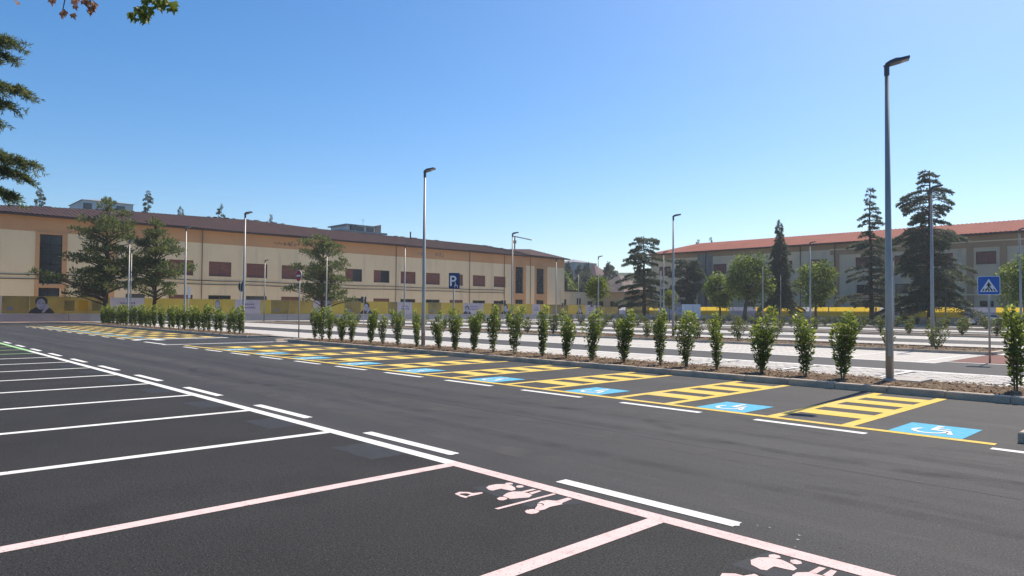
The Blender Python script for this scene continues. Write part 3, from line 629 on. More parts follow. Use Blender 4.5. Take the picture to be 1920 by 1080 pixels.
for a, c, kd in segs:
    b = MB(); zt = 2.62+random.uniform(-.02, .02)
    b.poly([(U_F-.02, a-.01, .87), (U_F-.02, c+.01, .87), (U_F-.02, c+.01, zt), (U_F-.02, a-.01, zt)])
    p = build('banner_panel', b, BM[kd], t)
    if kd == 'w' and abs(a-c) > 1.5: inkbars(p, a, c, .9, 2.6, fxL, [(.62, .3, .75, .13), (.38, .25, .8, .15)])
    if kd == 'o' and 1.5 < abs(a-c) < 6: pside(p, [(a+(c-a)*x, 1.1+1.2*z) for x, z in ((.2, .1), (.38, .05), (.45, .25), (.3, .4), (.18, .3))], m_face2, fxL, 'printed_patch')
    if a == -12.6:
        portrait(p, -13.6, .88, 2.62, fxL, -1)
        for q in range(3): pside(p, [(-15.6-1.25*q, 1.15), (-16.5-1.25*q, 1.15), (-16.5-1.25*q, 2.25), (-15.6-1.25*q, 2.25)], m_ban_o if q != 1 else m_ban, fxL, 'printed_block')
    if a == -30.7: portrait(p, -31.2, 1.25, 2.55, fxL, -.7, False, m_face2)
    if a == -50.7: portrait(p, -51.6, .9, 2.5, fxL, -1)
    if a == -77.3: portrait(p, -78.2, .9, 2.55, fxL, -1)
    if a == -69.1: portrait(p, -69.9, .9, 2.2, fxL, -1)
    if a == -93.7: portrait(p, -96.9, .9, 2.4, fxL, -1)
V_F = -107.5
t = thing('banner_fence', (45, V_F, 0), 'bright yellow and white banner fence in front of the red roofed building', 'fence')
x = 10.0
while x < 84: b = MB(); b.box((x+.02, V_F-.12, 0), (x+5.98, V_F+.12, .95), .01); build('wall_block', b, m_wall, t); x += 6
b = MB()
for i in range(38): b.tube([(10+2*i, V_F-.06, .9), (10+2*i, V_F-.06, 2.36)], .025, 6)
build('fence_posts', b, m_galv, t, kind='stuff')
segs = [(90, 86, 'o'), (86, 83, 'o'), (83, 81.5, 'w'), (81.5, 76, 'o'), (76, 74, 'y'), (74, 70.5, 'w'), (70.5, 66, 'w'), (66, 59.7, 'y'), (59.7, 54.9, 'w2'), (54.9, 53, 'y'), (53, 46.9, 'y'), (46.9, 45.5, 'w'), (45.5, 37, 'y'), (37, 35.9, 'y'), (35.9, 32.5, 'w'), (32.5, 28, 'y'), (28, 25.3, 'y'), (25.3, 21.8, 'w2'), (21.8, 15, 'y'), (15, 10, 'w')]
m_ban_d = mat('print_bluegrey', (.26, .28, .38), .7, [((.9, .9, .9), (.34, .36, .48), .4, .65)], None, coord='World', trans=.3)
BM['w2'] = m_ban_d; BM['y'] = m_ban; BM['w'] = m_ban_w
fxR = lambda a, z, off=.004: (a, V_F+.02+off, z)
for a, c, kd in segs:
    b = MB(); b.poly([(a-.01, V_F+.02, .97), (c+.01, V_F+.02, .97), (c+.01, V_F+.02, 2.36), (a-.01, V_F+.02, 2.36)]); p = build('banner_panel', b, BM[kd], t)
    if kd == 'w' and abs(a-c) > 3: inkbars(p, a, c, 1.3, 2.36, fxR, [(.55, .3, .6, .13), (.25, .2, .65, .18)])
    if a == 37: portrait(p, 36.4, 1.42, 2.34, fxR, -.6, False, m_ink)

# ------------------------------------------------------------------ buildings
def wall_holes(axis, pos, a0, a1, z0, z1, holes, depth, sign):
    """vertical wall in the plane x=pos (axis 'x') or y=pos ('y'); sign = outward direction; holes get reveals"""
    f = (lambda a, z, o=0: (pos-sign*o, a, z)) if axis == 'x' else (lambda a, z, o=0: (a, pos-sign*o, z))
    b = MB(); A = sorted({a0, a1, *[h[0] for h in holes], *[h[1] for h in holes]}); Z = sorted({z0, z1, *[h[2] for h in holes], *[h[3] for h in holes]})
    for i in range(len(A)-1):
        for j in range(len(Z)-1):
            ca, cz = (A[i]+A[i+1])/2, (Z[j]+Z[j+1])/2
            if any(h[0] < ca < h[1] and h[2] < cz < h[3] for h in holes): continue
            b.poly([f(A[i], Z[j]), f(A[i+1], Z[j]), f(A[i+1], Z[j+1]), f(A[i], Z[j+1])])
    for h in holes:
        for (p, q) in (((h[0], h[2]), (h[1], h[2])), ((h[1], h[2]), (h[1], h[3])), ((h[1], h[3]), (h[0], h[3])), ((h[0], h[3]), (h[0], h[2]))):
            b.poly([f(*p), f(*q), f(*q, depth), f(*p, depth)])
    return b
def pbox(axis, pos, a0, a1, z0, z1, o0, o1, sign):
    b = MB()
    if axis == 'x': b.box((pos-sign*o0, a0, z0), (pos-sign*o1, a1, z1))
    else: b.box((a0, pos-sign*o0, z0), (a1, pos-sign*o1, z1))
    return b
def window(par, axis, pos, a0, a1, z0, z1, sign, kind='shutter', split=None, depth=.22):
    fb = MB(); t = .07
    for q in ((a0, a0+t, z0, z1), (a1-t, a1, z0, z1), (a0+t, a1-t, z0, z0+t), (a0+t, a1-t, z1-t, z1)):
        k = pbox(axis, pos, *q, depth-.06, depth+.03, sign); n0 = len(fb.v); fb.v += k.v; fb.f += [tuple(i+n0 for i in f) for f in k.f]
    w = build('window', fb, m_frame, par)
    m0, m1 = a0+t, a1-t
    build('sill', pbox(axis, pos, a0-.06, a1+.06, z0-.07, z0-.002, .0, -.07, sign), m_slab, w) if z0 > 2 else None
    if kind == 'shutter':
        c = (m0+m1)/2 + random.uniform(-.1, .1); op = random.random()
        build('shutter' if op > .15 else 'pane', pbox(axis, pos, m0, c-.015, z0+t, z1-t, depth-.03+.02*(op < .15), depth+.02*(op < .15), sign), m_shut if op > .15 else m_glass, w); build('shutter', pbox(axis, pos, c+.015, m1, z0+t, z1-t, depth-.03, depth, sign), m_shut, w)
    else:
        nz = max(1, int(round((z1-z0)/1.15))); na = 2 if (a1-a0) > 1.2 else 1
        for i in range(na):
            for j in range(nz):
                x0 = m0+(m1-m0)*i/na; x1 = m0+(m1-m0)*(i+1)/na; y0 = z0+t+(z1-z0-2*t)*j/nz; y1 = z0+t+(z1-z0-2*t)*(j+1)/nz
                build('pane', pbox(axis, pos, x0+.02, x1-.02, y0+.02, y1-.02, depth, depth+.01, sign), m_glass, w)
    return w
UL = 95.4
B = thing('barracks_building', (UL, -50, 0), 'long two storey cream building with brown shutters and brown sheet roof', 'building')
centers = [-31.0+5.14*0, -35.72, -40.83, -45.97, -51.1, -56.3, -61.42, -66.6, -71.75, -76.9, -82.2, -87.3]
centers[0] = -30.7
holes = []; wins = []
for i, c in enumerate(centers):
    h = (c-1.5, c+1.5, 5.88, 7.84); holes.append(h); wins.append((h, 'shutter'))
    h = (c-1.5, c+1.5, 1.4, 3.28); holes.append(h); wins.append((h, 'glass' if i % 3 else 'shutter'))
for h, k in (((-21.4, -19.4, 1.4, 3.75), 'glass'), ((-26.4, -24.2, 5.88, 7.84), 'shutter'), ((-26.4, -24.2, 1.4, 3.28), 'glass')): holes.append(h); wins.append((h, k))
tall = [(-17.36, -15.12, 4.25, 10.0), (-93.47, -91.28, 4.8, 9.9), (-99.28, -97.04, 4.8, 9.85)]
for h in tall: holes.append(h); wins.append((h, 'glass'))
for h in ((-17.2, -15.0, 1.4, 3.78), (-93.47, -91.28, 1.4, 3.6), (-99.28, -97.04, 1.4, 3.6)): holes.append(h); wins.append((h, 'glass'))
for h in ((4, 7, 5.88, 7.84), (9.2, 12.2, 5.88, 7.84), (4, 7, 1.4, 3.28), (9.2, 12.2, 1.4, 3.28)): holes.append(h); wins.append((h, 'shutter'))
build('wall', wall_holes('x', UL, -105.3, 20, 0, 10.25, holes, .3, -1), m_cream, B)
band = wall_holes('x', UL, -105.3, 20, 10.25, 12.0, [], .3, -1); build('wall_band', band, m_band, B)
for h, k in wins: window(B, 'x', UL, *h, -1, k, depth=.22)
sb = MB()
for (y0, x0, y1) in ((-105.3, UL, 20),): sb.poly([(UL, -105.3, 0), (UL+14, -105.3, 0), (UL+14, -105.3, 12), (UL, -105.3, 12)]); sb.poly([(UL+14, -105.3, 0), (UL+14, 20, 0), (UL+14, 20, 12), (UL+14, -105.3, 12)]); sb.poly([(UL, 20, 0), (UL+14, 20, 0), (UL+14, 20, 12), (UL, 20, 12)])
build('rear_wall', sb, m_cream, B)
# ochre surrounds of the stair windows, standing proud
for (a0, a1, z0, z1) in ((-15.12, -14.75, 0, 10.25), (-17.85, -17.36, 0, 10.25), (-17.36, -15.12, 10.0, 10.25), (-17.36, -15.12, 3.8, 4.2), (-91.28, -90.3, 0, 10.25), (-94.1, -93.47, 0, 10.25), (-93.47, -91.28, 3.62, 4.78), (-97.04, -96.6, 0, 10.25), (-100.1, -99.28, 0, 10.25), (-99.28, -97.04, 3.62, 4.78), (-93.47, -91.28, 9.9, 10.25), (-99.28, -97.04, 9.85, 10.25), (-22.9, -21.9, 0, 10.25)):
    build('pilaster', pbox('x', UL, a0, a1, z0, z1-.003, 0, -.10, -1), m_band, B)
for z in (5.25, 4.76): 
    b = MB(); pts = [(UL-.1, 20-3.1*i, z+.05*math.sin(i*1.7)) for i in range(36)]; b.tube(pts, .045, 5); build('cable', b, m_eave, B)
for y in (-33.28, -64.11, -79.86, -88.4, -95.35): b = MB(); b.tube([(UL-.1, y, 0), (UL-.1, y, 12)], .055, 8); build('downpipe', b, mat('pipe_brown%d' % abs(y), (.20, .13, .09), .7), B)
# scrawled graffiti on the ochre band
for y0, sc, seed in ((-44.6, 1.3, 3), (-47.4, 1.0, 5), (-43.3, .7, 9), (-68.3, 1.0, 12), (-71.8, 1.2, 15)):
    rg = random.Random(seed); b = MB(); x = 0
    for q in range(9):
        pts = [(UL-.012, y0-(x+rg.uniform(0, .3))*sc, 10.95+rg.uniform(-.25, .35)*sc) for _ in range(3)]; x += .2
        b.tube(pts, .03*sc, 4)
    build('graffiti', b, m_hair if seed < 10 else m_stain, B)
# roof: eave overhang, ridge 7 m back, hipped at the far end
ridge = [(22, 13.5), (-12, 13.75), (-17, 14.05), (-27, 14.5), (-43, 14.85), (-54, 14.5), (-75, 14.4), (-88, 14.3), (-96.5, 13.9)]
rb = MB(); ex = UL-.9
def eave_z(y): return 12.05 + .03*math.sin(y*.37)
def ridge_z(y): 
    for (y0, z0), (y1, z1) in zip(ridge, ridge[1:]):
        if y1 <= y <= y0: return z0+(z1-z0)*(y0-y)/(y0-y1)
    return ridge[-1][1]
ys = list(np.arange(22, -96.5, -.5)) + [-96.5]
for a, c in zip(ys, ys[1:]):
    m_ = (a+c)/2
    for (p, q, dz) in ((a, m_, .0), (m_, c, .0)):
        pass
    e = lambda y: (ex, y, eave_z(y)+.12); rz = lambda y: (UL+7, y, ridge_z(y)); up = lambda P, k: (P[0], P[1], P[2]+k)
    b0, b1 = a-.18, a-.32
    rb.poly([e(a), e(b0), rz(b0), rz(a)]); rb.poly([e(b0), up(e((b0+b1)/2), .05), up(rz((b0+b1)/2), .05), rz(b0)]); rb.poly([up(e((b0+b1)/2), .05), e(b1), rz(b1), up(rz((b0+b1)/2), .05)])
    if b1 > c: rb.poly([e(b1), e(c), rz(c), rz(b1)])
rb.poly([(ex, -96.5, 12.17), (ex, -106.2, 12.1), (UL+7, -96.5, 13.9)]); rb.poly([(ex, -106.2, 12.1), (UL+14.9, -106.2, 12.1), (UL+7, -96.5, 13.9)])
rb.poly([(UL+14.9, 22, 12.1), (UL+7, 22, 13.5), (UL+7, -96.5, 13.9), (UL+14.9, -106.2, 12.1)])
rf = build('roof', rb, m_roofd, B)
b = MB(); b.poly([(ex, -94.5, 12.3), (ex, -106.2, 12.13), (UL+4.3, -99.6, 14.05)]); b.poly([(ex, -94.5, 12.3), (UL+4.3, -99.6, 14.05), (UL+6, -95, 13.9)]); b.poly([(ex, -106.2, 12.13), (UL+14, -106.2, 12.13), (UL+4.3, -99.6, 14.05)])
build('wing_roof', b, m_roofd, rf)
b = MB(); b.box((ex-.02, -106.2, 11.98), (ex+.14, 22, 12.14)); b.box((ex+.14, -106.2, 11.98), (UL-.005, 22, 12.03)); build('gutter', b, m_eave, B)
b = MB()
for q in range(60):
    y = random.uniform(-95, 20); b.box((UL+6.85, y, ridge_z(y)+.02), (UL+7.15, y-random.uniform(.3, .9), ridge_z(y)+.1))
build('ridge_cap', b, mat('mortar', (.45, .36, .31), .9), rf, kind='stuff')
b = MB(); b.tube([(UL+5.5, -70.8, 13.6), (UL+5.5, -70.8, 15.3)], .12, 8); build('flue', b, m_eave, rf)

VR = -118.0
B = thing('red_roof_building', (50, VR, 0), 'long shaded two storey building with red tiled roof at the right', 'building')
holes = []; wins = []
ups = [(66.06, 68.84), (72.2, 74.9), (78.3, 81), (47.5, 50.2), (23.8, 26.3), (40.5, 43), (53.5, 56.2), (60, 62.7), (17.5, 20.2), (34.6, 37.2), (29.2, 31.8)]
for a, c in ups:
    holes.append((a, c, 8.7, 10.55)); wins.append((holes[-1], 'shutter'))
    holes.append((a+.1, c-.1, 4.6, 6.1)); wins.append((holes[-1], 'glass' if a % 2 < 1 else 'shutter'))
    holes.append((a+.4, c-.4, 2.55, 3.4)); wins.append((holes[-1], 'glass'))
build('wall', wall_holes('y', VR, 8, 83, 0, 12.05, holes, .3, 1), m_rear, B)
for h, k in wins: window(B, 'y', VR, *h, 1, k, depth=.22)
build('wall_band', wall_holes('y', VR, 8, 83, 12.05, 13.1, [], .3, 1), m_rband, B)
build('cornice', pbox('y', VR, 8, 47, 11.95, 12.12, .002, -.12, 1), m_cream, B)
for u in (27.0, 22.95, 33.2, 38.9, 46.0, 16.2, 10.0): 
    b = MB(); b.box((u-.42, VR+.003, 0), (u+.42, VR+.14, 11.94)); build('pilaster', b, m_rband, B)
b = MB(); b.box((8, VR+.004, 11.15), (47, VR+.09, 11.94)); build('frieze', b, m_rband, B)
b = MB(); b.box((8, VR+.02, 4.2), (47, VR+.24, 4.4)); build('string_course', b, m_cream, B)
b = MB(); b.box((68.95, VR+.005, 0), (72.1, VR+.12, 12.6)); build('stained_panel', b, m_stain, B)
b = MB(); b.box((57.5, VR+.005, 6.4), (60.0, VR+.03, 8.2)); build('stained_panel', b, m_stain, B)
for u in (70.3, 46.2, 52.0): b = MB(); b.tube([(u, VR+.2, 0), (u, VR+.2, 13)], .07, 8); build('downpipe', b, m_eave, B)
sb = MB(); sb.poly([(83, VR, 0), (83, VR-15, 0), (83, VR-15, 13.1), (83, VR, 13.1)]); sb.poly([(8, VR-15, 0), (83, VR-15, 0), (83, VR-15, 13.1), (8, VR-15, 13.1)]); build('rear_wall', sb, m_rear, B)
rb = MB(); ey = VR+.8
xs = list(np.arange(6, 77.2, .6))
for a, c in zip(xs, xs[1:]):
    mm = a+.3
    E1 = lambda x, k=0: (x, ey, 13.14+k); E2 = lambda x, k=0: (x, VR-7.5, 15.55+k)
    rb.poly([E1(a), E1(mm, .09), E2(mm, .09), E2(a)]); rb.poly([E1(mm, .09), E1(c), E2(c), E2(mm, .09)])
rb.poly([(xs[-1], ey, 13.14), (84.2, ey, 13.14), (xs[-1], VR-7.5, 15.55)]); rb.poly([(84.2, ey, 13.14), (84.2, VR-15.8, 13.14), (xs[-1], VR-7.5, 15.55)]); rb.poly([(6, VR-15.8, 13.14), (6, VR-7.5, 15.55), (xs[-1], VR-7.5, 15.55), (84.2, VR-15.8, 13.14)])
build('roof', rb, m_roofr, B)
b = MB(); b.box((6, ey-.05, 12.95), (84.2, ey+.16, 13.15)); b.box((6, VR+.005, 12.97), (84.2, ey-.05, 13.03)); build('gutter', b, m_eave, B)

def house(name, lab, x0, x1, y0, y1, z0, z1, wallm, roofm, rh=0, over=.4, wn=(), wz=None):
    t = thing(name, ((x0+x1)/2, (y0+y1)/2, z0), lab, 'building')
    b = MB()
    for p in ([(x0, y0), (x1, y0)], [(x1, y0), (x1, y1)], [(x1, y1), (x0, y1)], [(x0, y1), (x0, y0)]): b.poly([(*p[0], z0), (*p[1], z0), (*p[1], z1), (*p[0], z1)])
    build('wall', b, wallm, t); b = MB(); a0, a1, c0, c1 = x0-over, x1+over, y0-over, y1+over
    if rh:
        if (x1-x0) > (y1-y0): r1, r2 = ((a0+(c1-c0)/2, (c0+c1)/2), (a1-(c1-c0)/2, (c0+c1)/2)); L_ = True
        else: r1, r2 = (((a0+a1)/2, c0+(a1-a0)/2), ((a0+a1)/2, c1-(a1-a0)/2)); L_ = False
        q = [(a0, c0, z1), (a1, c0, z1), (a1, c1, z1), (a0, c1, z1)]; R1 = (*r1, z1+rh); R2 = (*r2, z1+rh)
        if L_: fs = [[q[0], q[1], R2, R1], [q[1], q[2], R2], [q[2], q[3], R1, R2], [q[3], q[0], R1]]
        else: fs = [[q[0], q[1], R1], [q[1], q[2], R2, R1], [q[2], q[3], R2], [q[3], q[0], R1, R2]]
        for f in fs: b.poly(f)
        b.poly(q[::-1])
    else: b.box((a0, c0, z1), (a1, c1, z1+.35))
    build('roof', b, roofm, t)
    for (fa, a, c, zz0, zz1) in wn:
        w = window_on(t, fa, a, c, zz0, zz1, x0, y1)
    return t
def window_on(t, fa, a, c, z0, z1, x0, y1):
    b = MB()
    if fa == 'x': b.box((x0-.06, a, z0), (x0-.002, c, z1)); k = MB(); k.box((x0-.075, a+.1, z0+.1), (x0-.062, c-.1, z1-.1))
    else: b.box((a, y1+.002, z0), (c, y1+.06, z1)); k = MB(); k.box((a+.1, y1+.062, z0+.1), (c-.1, y1+.075, z1-.1))
    w = build('window', b, m_frame, t); build('pane', k, m_glass, w); return w
m_hw = mat('white_house', (.62, .64, .66), .9, [(.3, (.55, .57, .6), .4, .7)], coord='World'); m_hg = mat('grey_house', (.36, .38, .42), .9, [(.3, (.3, .32, .36), .4, .7)], coord='World')
m_hroof = mat('maroon_roof', (.17, .09, .085), .85, [(1, (.13, .075, .07), .4, .7)], coord='World')
m_groof = mat('grey_roof', (.30, .30, .31), .8, [(1.2, (.24, .24, .26), .4, .7)], coord='World')
m_shed = mat('old_tile_roof', (.20, .155, .135), .9, [(1.5, (.26, .20, .17), .4, .7), (.3, (.15, .12, .11), .45, .7)], coord='World')
m_owall = mat('orange_plaster', (.52, .36, .20), .9, [(.5, (.55, .42, .27), .4, .7)], coord='World')
house('annex_building', 'low flat roofed cream annex at the right end of the long cream building', 97, 107, -117.2, -105.5, 0, 5.55, m_cream, m_eave, 0, .15, [('x', -107.6, -106.4, 2.4, 3.9), ('x', -112.2, -111.0, 2.3, 4.2), ('x', -116.2, -114.6, 2.2, 3.6)])
house('tiled_shed', 'old building with brown hipped tile roof behind the first cedar', 89.5, 99, -128, -117.4, 0, 5.5, m_owall, m_shed, 3.9, .8, [('x', -120.8, -118.6, 1.9, 3.6), ('x', -125, -122.6, 1.9, 3.6), ('y', 91, 93, 1.9, 3.6), ('y', 95, 97, 1.9, 3.6)])
# rooftop buildings showing over the brown roof
house('grey_rooftop_house', 'grey roofed house just showing above the brown roof behind the tall pine', 160, 172, -41.6, -32.4, 10, 23.2, m_hw, m_groof, 1.0, .3, [('x', -34, -32.5, 21.4, 22.6), ('x', -40, -38.5, 21.4, 22.6)])
t = house('terrace_house', 'pale house with roof terrace and glazed loggia showing above the brown roof', 130, 140, -84.5, -74, 6, 18.0, m_hw, m_groof, 0, .3, [('x', -77.2, -75.8, 18.6, 19.6)])
b = MB(); b.box((131, -82.4, 18.36), (138, -75.5, 19.5)); build('loft_wall', b, m_hw, t)
b = MB(); b.box((130.6, -82.8, 19.5), (138.5, -75, 19.75)); build('loft_roof', b, m_groof, t)
for a, c in ((-79.6, -77.6), (-77.3, -76.2), (-82.1, -80.2)): window_on(t, 'x', a, c, 18.5, 19.35, 131, 0)
b = MB(); b.prism([(131.5, -84.3, 18.36), (131.5, -82.9, 18.36), (131.5, -82.9, 20.0), (131.5, -84.3, 20.35)], (1, 0, 0), 5); build('chimney_wall', b, mat('brown_render', (.30, .24, .2), .9), t)
b = MB(); b.tube([(132, -80, 19.7), (132, -80, 21.3)], .03, 5); b.tube([(132, -80.4, 21.1), (132, -79.6, 21.1)], .02, 5); build('aerial', b, m_eave, t)

# ------------------------------------------------------------------ hill behind
def hill_h(x, y):
    D = x*math.cos(YAW)+y*math.sin(YAW); s = min(max((D-165)/190, 0), 1); s = s*s*(3-2*s)
    return 21*s + 1.2*math.sin(x*.05)*s + .9*math.sin(y*.07)*s
b = MB(); nx, ny = 44, 44
for i in range(nx+1):
    for j in range(ny+1):
        x = 111 + 400*i/nx; y = -520 + 560*j/ny; b.v.append((x, y, hill_h(x, y)-.05))
for i in range(nx):
    for j in range(ny): a = i*(ny+1)+j; b.f.append((a, a+ny+1, a+ny+2, a+1))
structure('hill', b, m_hill, smooth=True)
house('hill_apartments', 'grey white apartment block on the hill at the far centre', 170, 182, -206, -193.5, 4, 19.6, m_hg, m_groof, 1.6, .4, [('x', -196, -195, 16, 18), ('x', -199, -198, 16, 18), ('y', 172, 174, 16, 18)])
house('hill_villa', 'white villa with dark red pyramid roof on the wooded hill', 148, 156, -186.5, -179, 2, 13.3, m_hw, m_hroof, 4.0, .9, [('x', -182, -181, 9.5, 11.5), ('x', -185.5, -184.5, 9.5, 11.5), ('y', 150, 151.5, 9.5, 11.5)])
house('hill_house', 'low pale house with grey roof beside the villa on the hill', 196, 208, -238, -226, 8, 21.5, m_hw, m_groof, 1.5, .5, [('x', -230, -228, 18, 20)])
t = thing('tower_crane', (288.4, -275.4, 0), 'slender construction crane far behind the cream building, jib to the right', 'crane')
b = MB(); b.tube([(288.4, -275.4, 0), (288.4, -275.4, 44.2)], .55, 4); build('mast', b, m_dgrey, t)
b = MB(); b.tube([(289.6, -274.2, 44.6), (281.6, -282.6, 42.2)], .33, 4); build('jib', b, m_dgrey, t)
b = MB(); b.box((287.6, -276, 40.2), (289, -274.7, 41.9)); build('cab', b, m_dgrey, t)

# ------------------------------------------------------------------ trees
def branchy(mb, p0, p1, r0, r1, sag=0):
    p0 = np.array(p0); p1 = np.array(p1); mid = (p0+p1)/2 + np.array([0, 0, sag]); mb.tube([tuple(p0), tuple(mid), tuple(p1)], [r0, (r0+r1)/2, r1], 5, False)
def blades(P, D, size, aspect):
    return leaf_quads(P, D, size, aspect)
def conifer(name, lab, x, y, h, base, prof, nb, droop, lift, tuft, per, mt, bark, seed, trunk_r=.22, spread=.34, group=None, cat='tree', lean=(0, 0), jit=.35, aspect=.34, gap=0, tiers=0):
    g2 = np.random.default_rng(seed); t = thing(name, (x, y, 0), lab, cat, group); o = np.array([x, y, 0.])
    def axis(z): return np.array([x+lean[0]*z/h, y+lean[1]*z/h, z])
    tr = MB(); pts = [tuple(axis(h*k/8)+np.array([g2.normal(0, .05), g2.normal(0, .05), 0])*(k > 0)) for k in range(9)]; tr.tube(pts, [trunk_r*(1-.9*k/8) for k in range(9)], 8)
    Ps, Ds, Ts = [], [], []
    for i in range(nb):
        f = (i+g2.uniform(-.5, .5))/nb; f = min(max(f, 0), .995)
        if gap and g2.random() < gap: continue
        f = (min(int(f*tiers)+.5+g2.normal(0, .24), tiers-.1)/tiers if tiers else f); f = min(max(f, 0), .995)
        z = base + (h-base)*f; az = g2.uniform(0, 6.283) if True else 0; Lb = prof(f)*g2.uniform(1-jit, 1+jit*.4)
        if Lb < .12: Lb = .12
        dr = np.array([math.cos(az), math.sin(az), 0]); sd = np.array([-math.sin(az), math.cos(az), 0])
        p0 = axis(z); s_ = np.linspace(0, 1, 4)
        bp = [tuple(p0+dr*Lb*s+np.array([0, 0, Lb*(lift*s-droop*s*s)])) for s in s_]
        if Lb > .8: tr.tube(bp, [trunk_r*.28*(1-f*.6), trunk_r*.2*(1-f*.6), .025, .012], 4, False)
        n = max(8, int(1.9*per*Lb*Lb**.35)); s = np.sqrt(g2.uniform(.04, 1, n)); wv = spread*Lb*(1.15-s)*np.minimum(1, s*3)
        lat = g2.uniform(-1, 1, n)*wv
        zz = Lb*(lift*s-droop*s*s) - np.abs(lat)*.18 + g2.normal(0, tuft*(.28 if tiers else .35), n)
        P = p0 + dr*(Lb*s)[:, None] + sd*lat[:, None]; P[:, 2] += zz
        D = dr*.8 + sd*(np.sign(lat)*.6)[:, None] + g2.normal(0, .45, (n, 3)); D[:, 2] += lift*.6 - droop*s*.9
        Ps.append(P); Ds.append(D); Ts.append(np.clip(g2.normal(.45, .2, n) + .12*(s-.5), 0, 1))
    P = np.concatenate(Ps); D = np.concatenate(Ds); T = np.concatenate(Ts)
    build('trunk', tr, bark, t, True); V = np.concatenate([blades(P, D, tuft, aspect), blades(P, D+g2.normal(0, .5, D.shape), tuft*.85, aspect)])
    quads('crown', V, np.concatenate([T, T]), mt, t); return t
def pine(name, lab, x, y, h, clumps, seed, per=150, tr_r=.2, mt=m_pine):
    """clumps: (dx along view-right, dz, radius) lists around the trunk"""
    g2 = np.random.default_rng(seed); t = thing(name, (x, y, 0), lab, 'tree'); tr = MB()
    right = np.array([rr.x, rr.y, 0]); fw = np.array([math.cos(YAW), math.sin(YAW), 0]); c0 = np.array([x, y, 0.])
    tr.tube([tuple(c0+np.array([g2.normal(0, .06), g2.normal(0, .06), h*.93*k/7])*(1 if k else 0)) for k in range(8)], [tr_r*(1.15-.95*k/7) for k in range(8)], 9)
    Ps, Ds, Ts = [], [], []
    for dx, dz, rad in clumps:
        for rep in range(2):
            dy = g2.uniform(-1, 1)*max(.4, min(2.6, 1.0*abs(dx)+.9)); c = c0+right*(dx+g2.normal(0, .12))+fw*dy+np.array([0, 0, dz+g2.normal(0, .1)])
            a = c0+np.array([0, 0, max(1.5, min(h*.9, dz-.35*math.hypot(dx, dy)))]); branchy(tr, a, c, .075, .02, .1)
            n = int(per*rad*rad*1.5); q = g2.normal(size=(n, 3)); q /= np.linalg.norm(q, axis=1)[:, None]; q *= (g2.random(n)**.45)[:, None]
            P = c+q*np.array([rad, rad, rad*.5]); Ps.append(P); Ds.append(q*.8+np.array([0, 0, .55])+g2.normal(0, .5, (n, 3))); Ts.append(np.clip(g2.normal(.45, .2, n), 0, 1))
    P = np.concatenate(Ps); D = np.concatenate(Ds); T = np.concatenate(Ts)
    build('trunk', tr, m_bark, t, True); quads('crown', blades(P, D, .36, .34), T, mt, t); return t
def jclumps(rows, seed):
    g2 = random.Random(seed); out = []
    for z, x0, x1, r in rows:
        x = x0
        while x <= x1+.01: out.append((x+g2.uniform(-.2, .2), z+g2.uniform(-.25, .25), r*g2.uniform(.8, 1.15))); x += r*1.25
    return out
P1 = [(12.1, -.2, .4, .45), (11.3, -.7, .9, .6), (10.4, -2.2, -1.0, .6), (10.2, -.4, 2.0, .8), (9.3, -2.6, -.8, .65), (9.2, .3, 3.0, .8), (8.3, -1.8, .4, .6), (8.3, 1.5, 3.0, .65), (7.3, -2.3, 1.8, .7), (6.2, -2.6, 2.6, .75), (5.2, -3.2, 2.7, .65), (4.6, -5.4, -4.3, .6), (4.3, -4.0, .6, .8), (3.6, -3.4, 2.4, .6), (3.0, -2.4, -1.2, .5)]
pine('pine_tree', 'tall spreading pine at the far left, its crown reaching above the brown roof', 78.1, -18.0, 12.6, jclumps(P1, 1), 11, 125, .24)
P2 = [(10.1, -.3, .6, .55), (9.3, -.9, 1.0, .65), (8.3, -1.8, 1.8, .7), (7.2, -2.3, 2.4, .75), (6.0, -2.4, 2.6, .8), (5.0, -2.5, 2.6, .75), (4.0, -2.4, 2.4, .65), (3.3, -2.0, -1.2, .5), (3.2, 1.5, 2.2, .5)]
pine('pine_tree', 'smaller dense pine just right of the tall spreading pine', 77.9, -22.5, 10.6, jclumps(P2, 2), 12, 140, .2)
P3 = [(10.2, -.5, .9, .6), (9.3, -1.8, 1.7, .65), (8.4, -1.9, 1.9, .65), (7.2, -1.0, .6, .6), (7.0, 1.8, 3.1, .6), (6.3, -2.8, 2.0, .7), (5.3, -2.2, 3.2, .65), (4.2, -3.8, 2.6, .65), (3.6, -2.2, 2.8, .6), (2.9, 1.0, 3.4, .45), (3.0, -1.6, -.6, .5)]
pine('pine_tree', 'lone pine in the middle of the cream facade behind the front hedge', 77.8, -41.6, 10.7, jclumps(P3, 3), 13, 130, .22)
